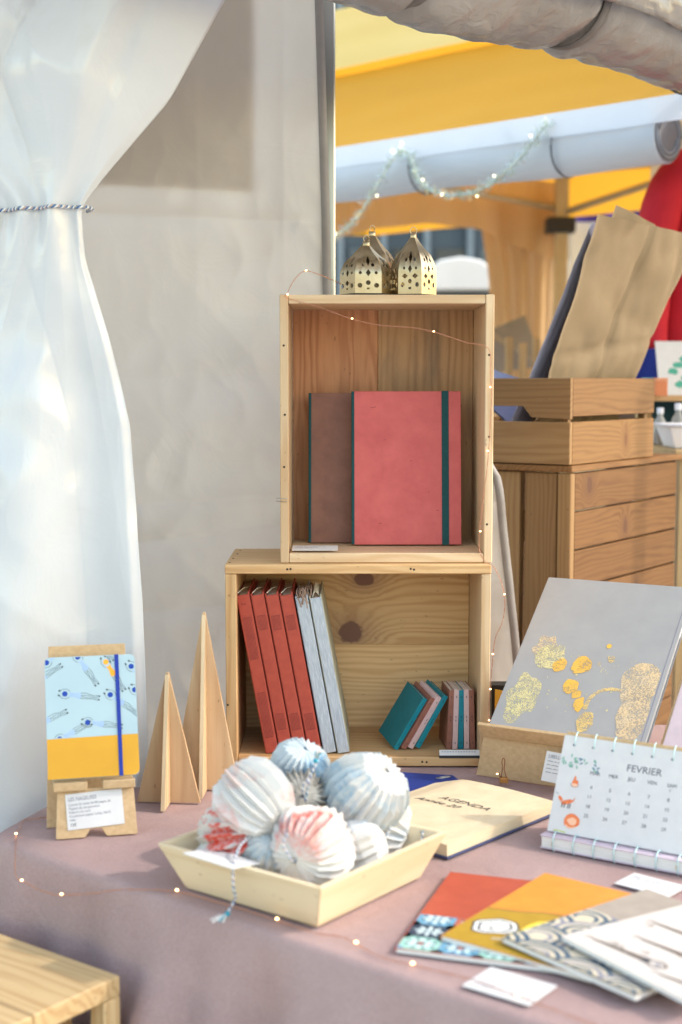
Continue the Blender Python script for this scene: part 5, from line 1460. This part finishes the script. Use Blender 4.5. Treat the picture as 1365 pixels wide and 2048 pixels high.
for r_ in range(3):
    for c_ in range(4):
        x0, y0 = .0005 + c_ * ts, .001 + r_ * ts * .82; hgt = ts * .82; b0 = tl[[4, 3, 0][r_] if (c_ + r_) % 2 == 0 else [0, 2, 3][r_]]
        p.poly([(x0, y0), (x0 + ts - .0008, y0), (x0 + ts - .0008, y0 + hgt - .0008), (x0, y0 + hgt - .0008)], b0, 0)
        cx, cy = x0 + ts / 2, y0 + hgt / 2
        for k in range(8):
            a = k * math.pi / 4; p.blob(cx + .013 * math.cos(a), cy + .010 * math.sin(a), .0065, .0028, tl[1], .0001, n=10, rot=a, wob=.05)
            a += math.pi / 8; p.blob(cx + .018 * math.cos(a), cy + .0145 * math.sin(a), .0032, .0022, tl[2], .0002, n=8, rot=a, wob=.05)
        p.blob(cx, cy, .0065, .0055, tl[2], .0002, n=14, wob=.02); p.blob(cx, cy, .0042, .0036, tl[1 if r_ != 0 else 3], .0003, n=14, wob=.02)
        for sx_ in (0, 1):
            for sy in (0, 1): p.blob(x0 + sx_ * ts, y0 + sy * hgt, .009, .008, tl[2 if r_ else 0], .0001, n=12, wob=.03)
p.clip(.0008, .0012, ww - .001, .118)
subpart(p.build('tile_print', na, Matrix.Translation((0, 0, wt + .0004))), kid(na, 'front_cover'))
nb_ = flat('orange booklet with yellow pepper print, second in the fan', (.126, 1.733), (.57, .82), R(1.2), orange, z=.0072, lift=R(-.6))
p = Print(); mus = paint('mustard_ink', C(176, 140, 34), C(166, 130, 30), 60, .6); lem = paint('lemon_ink', C(232, 214, 76), C(224, 204, 66), 60, .6); wh = M['white_print']
p.poly([(0, 0), (ww, 0), (ww, .12), (.16, .135), (.11, .155), (.07, .150), (.045, .135), (0, .120)], mus, 0)
p.line([(0, .120), (.045, .135), (.07, .150), (.11, .155), (.16, .135), (ww, .12)], .0022, M['ink'], .0001, 5)
def pepper(x, y, s, rot):
    p.blob(x, y, .034 * s, .026 * s, M['ink'], .0002, n=22, wob=.10, rot=rot, seed=x * 50); p.blob(x, y, .0305 * s, .0228 * s, wh, .0003, n=22, wob=.10, rot=rot, seed=x * 50)
    p.blob(x, y, .026 * s, .018 * s, M['ink'], .0004, n=18, wob=.14, rot=rot, seed=x * 50); p.blob(x, y, .0215 * s, .0140 * s, wh, .0005, n=18, wob=.14, rot=rot, seed=x * 50)
    for k in range(5):
        a = rot + k * .75 - 1.4; p.line([(x, y - .012 * s), (x + .013 * s * math.cos(a + 1.5), y + .010 * s * math.sin(a + 1.5))], .0011, M['ink'], .0006)
p.blob(.105, .075, .05, .05, lem, .0001, n=20, wob=.2, seed=4, rot=.6); p.blob(.150, .050, .045, .038, lem, .0002, n=20, wob=.2, seed=6)
p.line([(.055, .03), (.085, .05), (.11, .085), (.15, .10), (.19, .10)], .0035, M['ink_soft'], .0002, 6); p.line([(.055, .03), (.085, .05), (.11, .085), (.15, .10), (.19, .10)], .0018, wh, .0003, 6)
pepper(.040, .068, 1.0, .8); pepper(.128, .125, .85, .2); pepper(.170, .022, .9, .5)
p.clip(.001, .001, ww - .001, .160)
subpart(p.build('pepper_print', nb_, Matrix.Translation((0, 0, wt + .0004))), kid(nb_, 'front_cover'))
nc = flat('warm grey booklet with navy wave print, third in the fan', (.200, 1.708), (.76, .65), R(1.6), kgrey, z=.0150, lift=R(-1.4))
p = Print(); nvy = paint('wave_navy', C(34, 74, 102), rough=.65); sand = paint('wave_sand', C(204, 192, 170), C(194, 182, 158), 30, .65)
p.poly([(0, 0), (ww, 0), (ww, .17), (.16, .150), (.10, .168), (.05, .150), (0, .165)], sand, 0)
rnd = random.Random(4)
for q, (cx, cy, dr) in enumerate([(.02, .135, .2), (.085, .14, 0), (.15, .135, -.2), (.21, .14, 0), (-.01, .085, 0), (.055, .09, .2), (.12, .085, -.1), (.185, .09, .1), (.025, .04, -.1), (.09, .045, .1), (.155, .04, 0), (.21, .04, 0), (-.005, -.005, 0), (.06, -.005, .1), (.125, -.005, 0), (.19, -.005, .1)]):
    z0 = .0001 + q * .00008
    p.poly([(cx + .044 * math.cos(R(a) + dr), cy + .040 * math.sin(R(a) + dr)) for a in range(-30, 216, 15)], sand, z0)
    for k in range(3):
        r_ = .040 - k * .0125; pts_ = [(cx + r_ * math.cos(R(a) + dr), cy + r_ * .9 * math.sin(R(a) + dr)) for a in range(-25, 212, 12)]
        p.line(pts_, .0066 - k * .0008, nvy if (q + k) % 5 else M['ink_soft'], z0 + .00003)
p.clip(.001, .001, ww - .001, .166)
subpart(p.build('wave_print', nc, Matrix.Translation((0, 0, wt + .0003))), kid(nc, 'front_cover'))
nd = flat('ivory booklet with brown pencil drawings, front right of the fan', (.271, 1.692), (.84, .54), R(1.2), ivory, z=.0232, lift=R(-1.0))
p = Print(); umb = paint('umber_ink', C(92, 78, 68), rough=.7)
def brush(x, y, a, s):
    ca2, sa2 = math.cos(a), math.sin(a)
    def T(q): return [(x + (i * ca2 - j * sa2) * s, y + (i * sa2 + j * ca2) * s) for i, j in q]
    p.poly(T([(-.5, .02), (.25, .055), (.25, -.055), (-.5, -.02)]), umb, 0)
    p.poly(T([(.25, .06), (.36, .075), (.36, -.075), (.25, -.06)]), M['ink'], .0001)
    p.line(T([(.36, .06), (.46, .10), (.56, .05), (.60, 0), (.56, -.05), (.46, -.10), (.36, -.06)]), .0028, umb, .0001, 3)
    p.blob(*T([(.48, 0)])[0], .05 * s, .03 * s, M['ink_soft'], .0002, rot=a, n=10)
    p.line(T([(-.5, 0), (-.58, .03), (-.62, -.02)]), .0018, umb, .0001, 3)
for (x, y, a, s) in [(.075 + .115 * c_ + .03 * (r_ % 2), .035 + .052 * r_, .22 + .08 * ((r_ * 3 + c_) % 3 - 1), .098) for r_ in range(5) for c_ in range(2)]: brush(x, y, a, s)
for k in range(14):
    x, y = rnd.uniform(.01, .19), rnd.uniform(.01, .28); p.line([(x, y), (x + .006, y + .006), (x + .012, y + .002), (x + .009, y - .005)], .0014, umb, .0001, 4)
p.clip(.001, .001, ww - .001, wl - .001)
subpart(p.build('pencil_print', nd, Matrix.Translation((0, 0, wt + .0004))), kid(nd, 'front_cover'))
price_card('white price card on the cloth in front of the booklet fan', frame((.214, 1.557, .7535), (.60, .80, 0), (-.74, .67, 0)), .066, .090, 4)
price_card('white price card on the cloth below the spiral notebook', frame((.386, 1.953, .7535), (.75, -.66, 0), (.66, .75, 0)), .084, .056, 3)

# ================================================================== FAIRY LIGHTS
def fairy(label, pts, bulbs, r=.00042, br=.0013):
    o = thing('fairy_lights', label, 'string lights')
    pp = smooth_path(pts, 8); rnd = random.Random(label)
    pa = [q + Vector((.0007 * math.sin(i * 1.1), .0007 * math.cos(i * .9), .0009 * math.sin(i * .7) + rnd.uniform(-.0004, .0004))) for i, q in enumerate(pp)]
    pb2 = [q + Vector((-.0007 * math.sin(i * 1.1), -.0007 * math.cos(i * .9), -.0009 * math.sin(i * .7))) for i, q in enumerate(pp)]
    geo = [tube_geo(pa, r, 5) + (0,), tube_geo(pb2, r, 5) + (0,)]
    merged('wire', geo, [M['copper']], o)
    for b_ in bulbs:
        bm = bmesh.new(); bmesh.ops.create_icosphere(bm, subdivisions=2, radius=br, matrix=Matrix.Translation(Vector(b_)) @ Matrix.Diagonal((1.5, 1, 1, 1)))
        from_bm('bulb', bm, M['led'], o, True)
Yf = 2.580
top = [(.0, 2.66, 1.640), (-.029, 2.62, 1.650), (-.063, 2.60, 1.659), (-.083, 2.59, 1.644), (-.096, 2.583, 1.619), (-.095, Yf, 1.609), (-.038, Yf, 1.593), (.020, Yf, 1.572), (.070, Yf, 1.561), (.124, Yf, 1.557), (.167, Yf, 1.549), (.223, Yf, 1.531), (.266, Yf, 1.519),
       (.270, Yf, 1.476), (.272, Yf, 1.427), (.270, Yf, 1.373), (.266, Yf, 1.309), (.257, Yf, 1.227), (.253, Yf, 1.190), (.2525, Yf, 1.154), (.262, 2.565, 1.134), (.276, 2.562, 1.126), (.291, 2.562, 1.098), (.298, 2.562, 1.061), (.294, 2.562, 1.024), (.281, 2.562, .992), (.276, 2.562, .941), (.272, 2.562, .885), (.271, 2.562, .852), (.276, 2.545, .835)]
fairy('copper wire fairy lights draped across the front of both crates', top, [(-.063, 2.598, 1.660), (-.096, 2.582, 1.616), (.020, Yf - .001, 1.573), (.167, Yf - .001, 1.550), (.270, Yf, 1.45), (.2665, Yf, 1.335), (.254, Yf, 1.188), (.297, 2.56, 1.075), (.277, 2.56, .965), (.273, 2.56, .90), (.2715, 2.56, .842)])
low = [(-.440, 2.262, .7545), (-.470, 2.262, .7545), (-.490, 2.250, .755), (-.512, 2.238, .755), (-.510, 2.199, .754), (-.508, 2.168, .7535), (-.496, 2.112, .750), (-.486, 2.068, .724), (-.468, 2.062, .715), (-.447, 2.043, .712), (-.428, 2.028, .712), (-.408, 2.010, .716), (-.356, 1.970, .733), (-.302, 1.940, .750), (-.228, 1.922, .7535), (-.172, 1.884, .7535), (-.129, 1.853, .7535), (-.084, 1.816, .7535), (-.035, 1.775, .7535), (.0, 1.760, .7535), (.019, 1.737, .7535), (.048, 1.698, .7535), (.087, 1.672, .7535), (.140, 1.640, .7535), (.170, 1.610, .7560), (.203, 1.579, .7560), (.26, 1.53, .7535), (.33, 1.46, .7535)]
fairy('copper wire fairy lights lying along the front edge of the table', low, [(-.508, 2.168, .7565), (-.476, 2.062, .7195), (-.406, 2.006, .719), (-.228, 1.920, .7565), (-.084, 1.814, .7565), (.019, 1.735, .7565), (.087, 1.670, .7565), (.203, 1.577, .7590)], .00045, .0015)
fairy('short end of fairy light wire by the clip on the planner', [(.300, 2.500, .7545), (.286, 2.470, .760), (.278, 2.456, .772), (.274, 2.452, .775)], [(.2745, 2.447, .7735)])
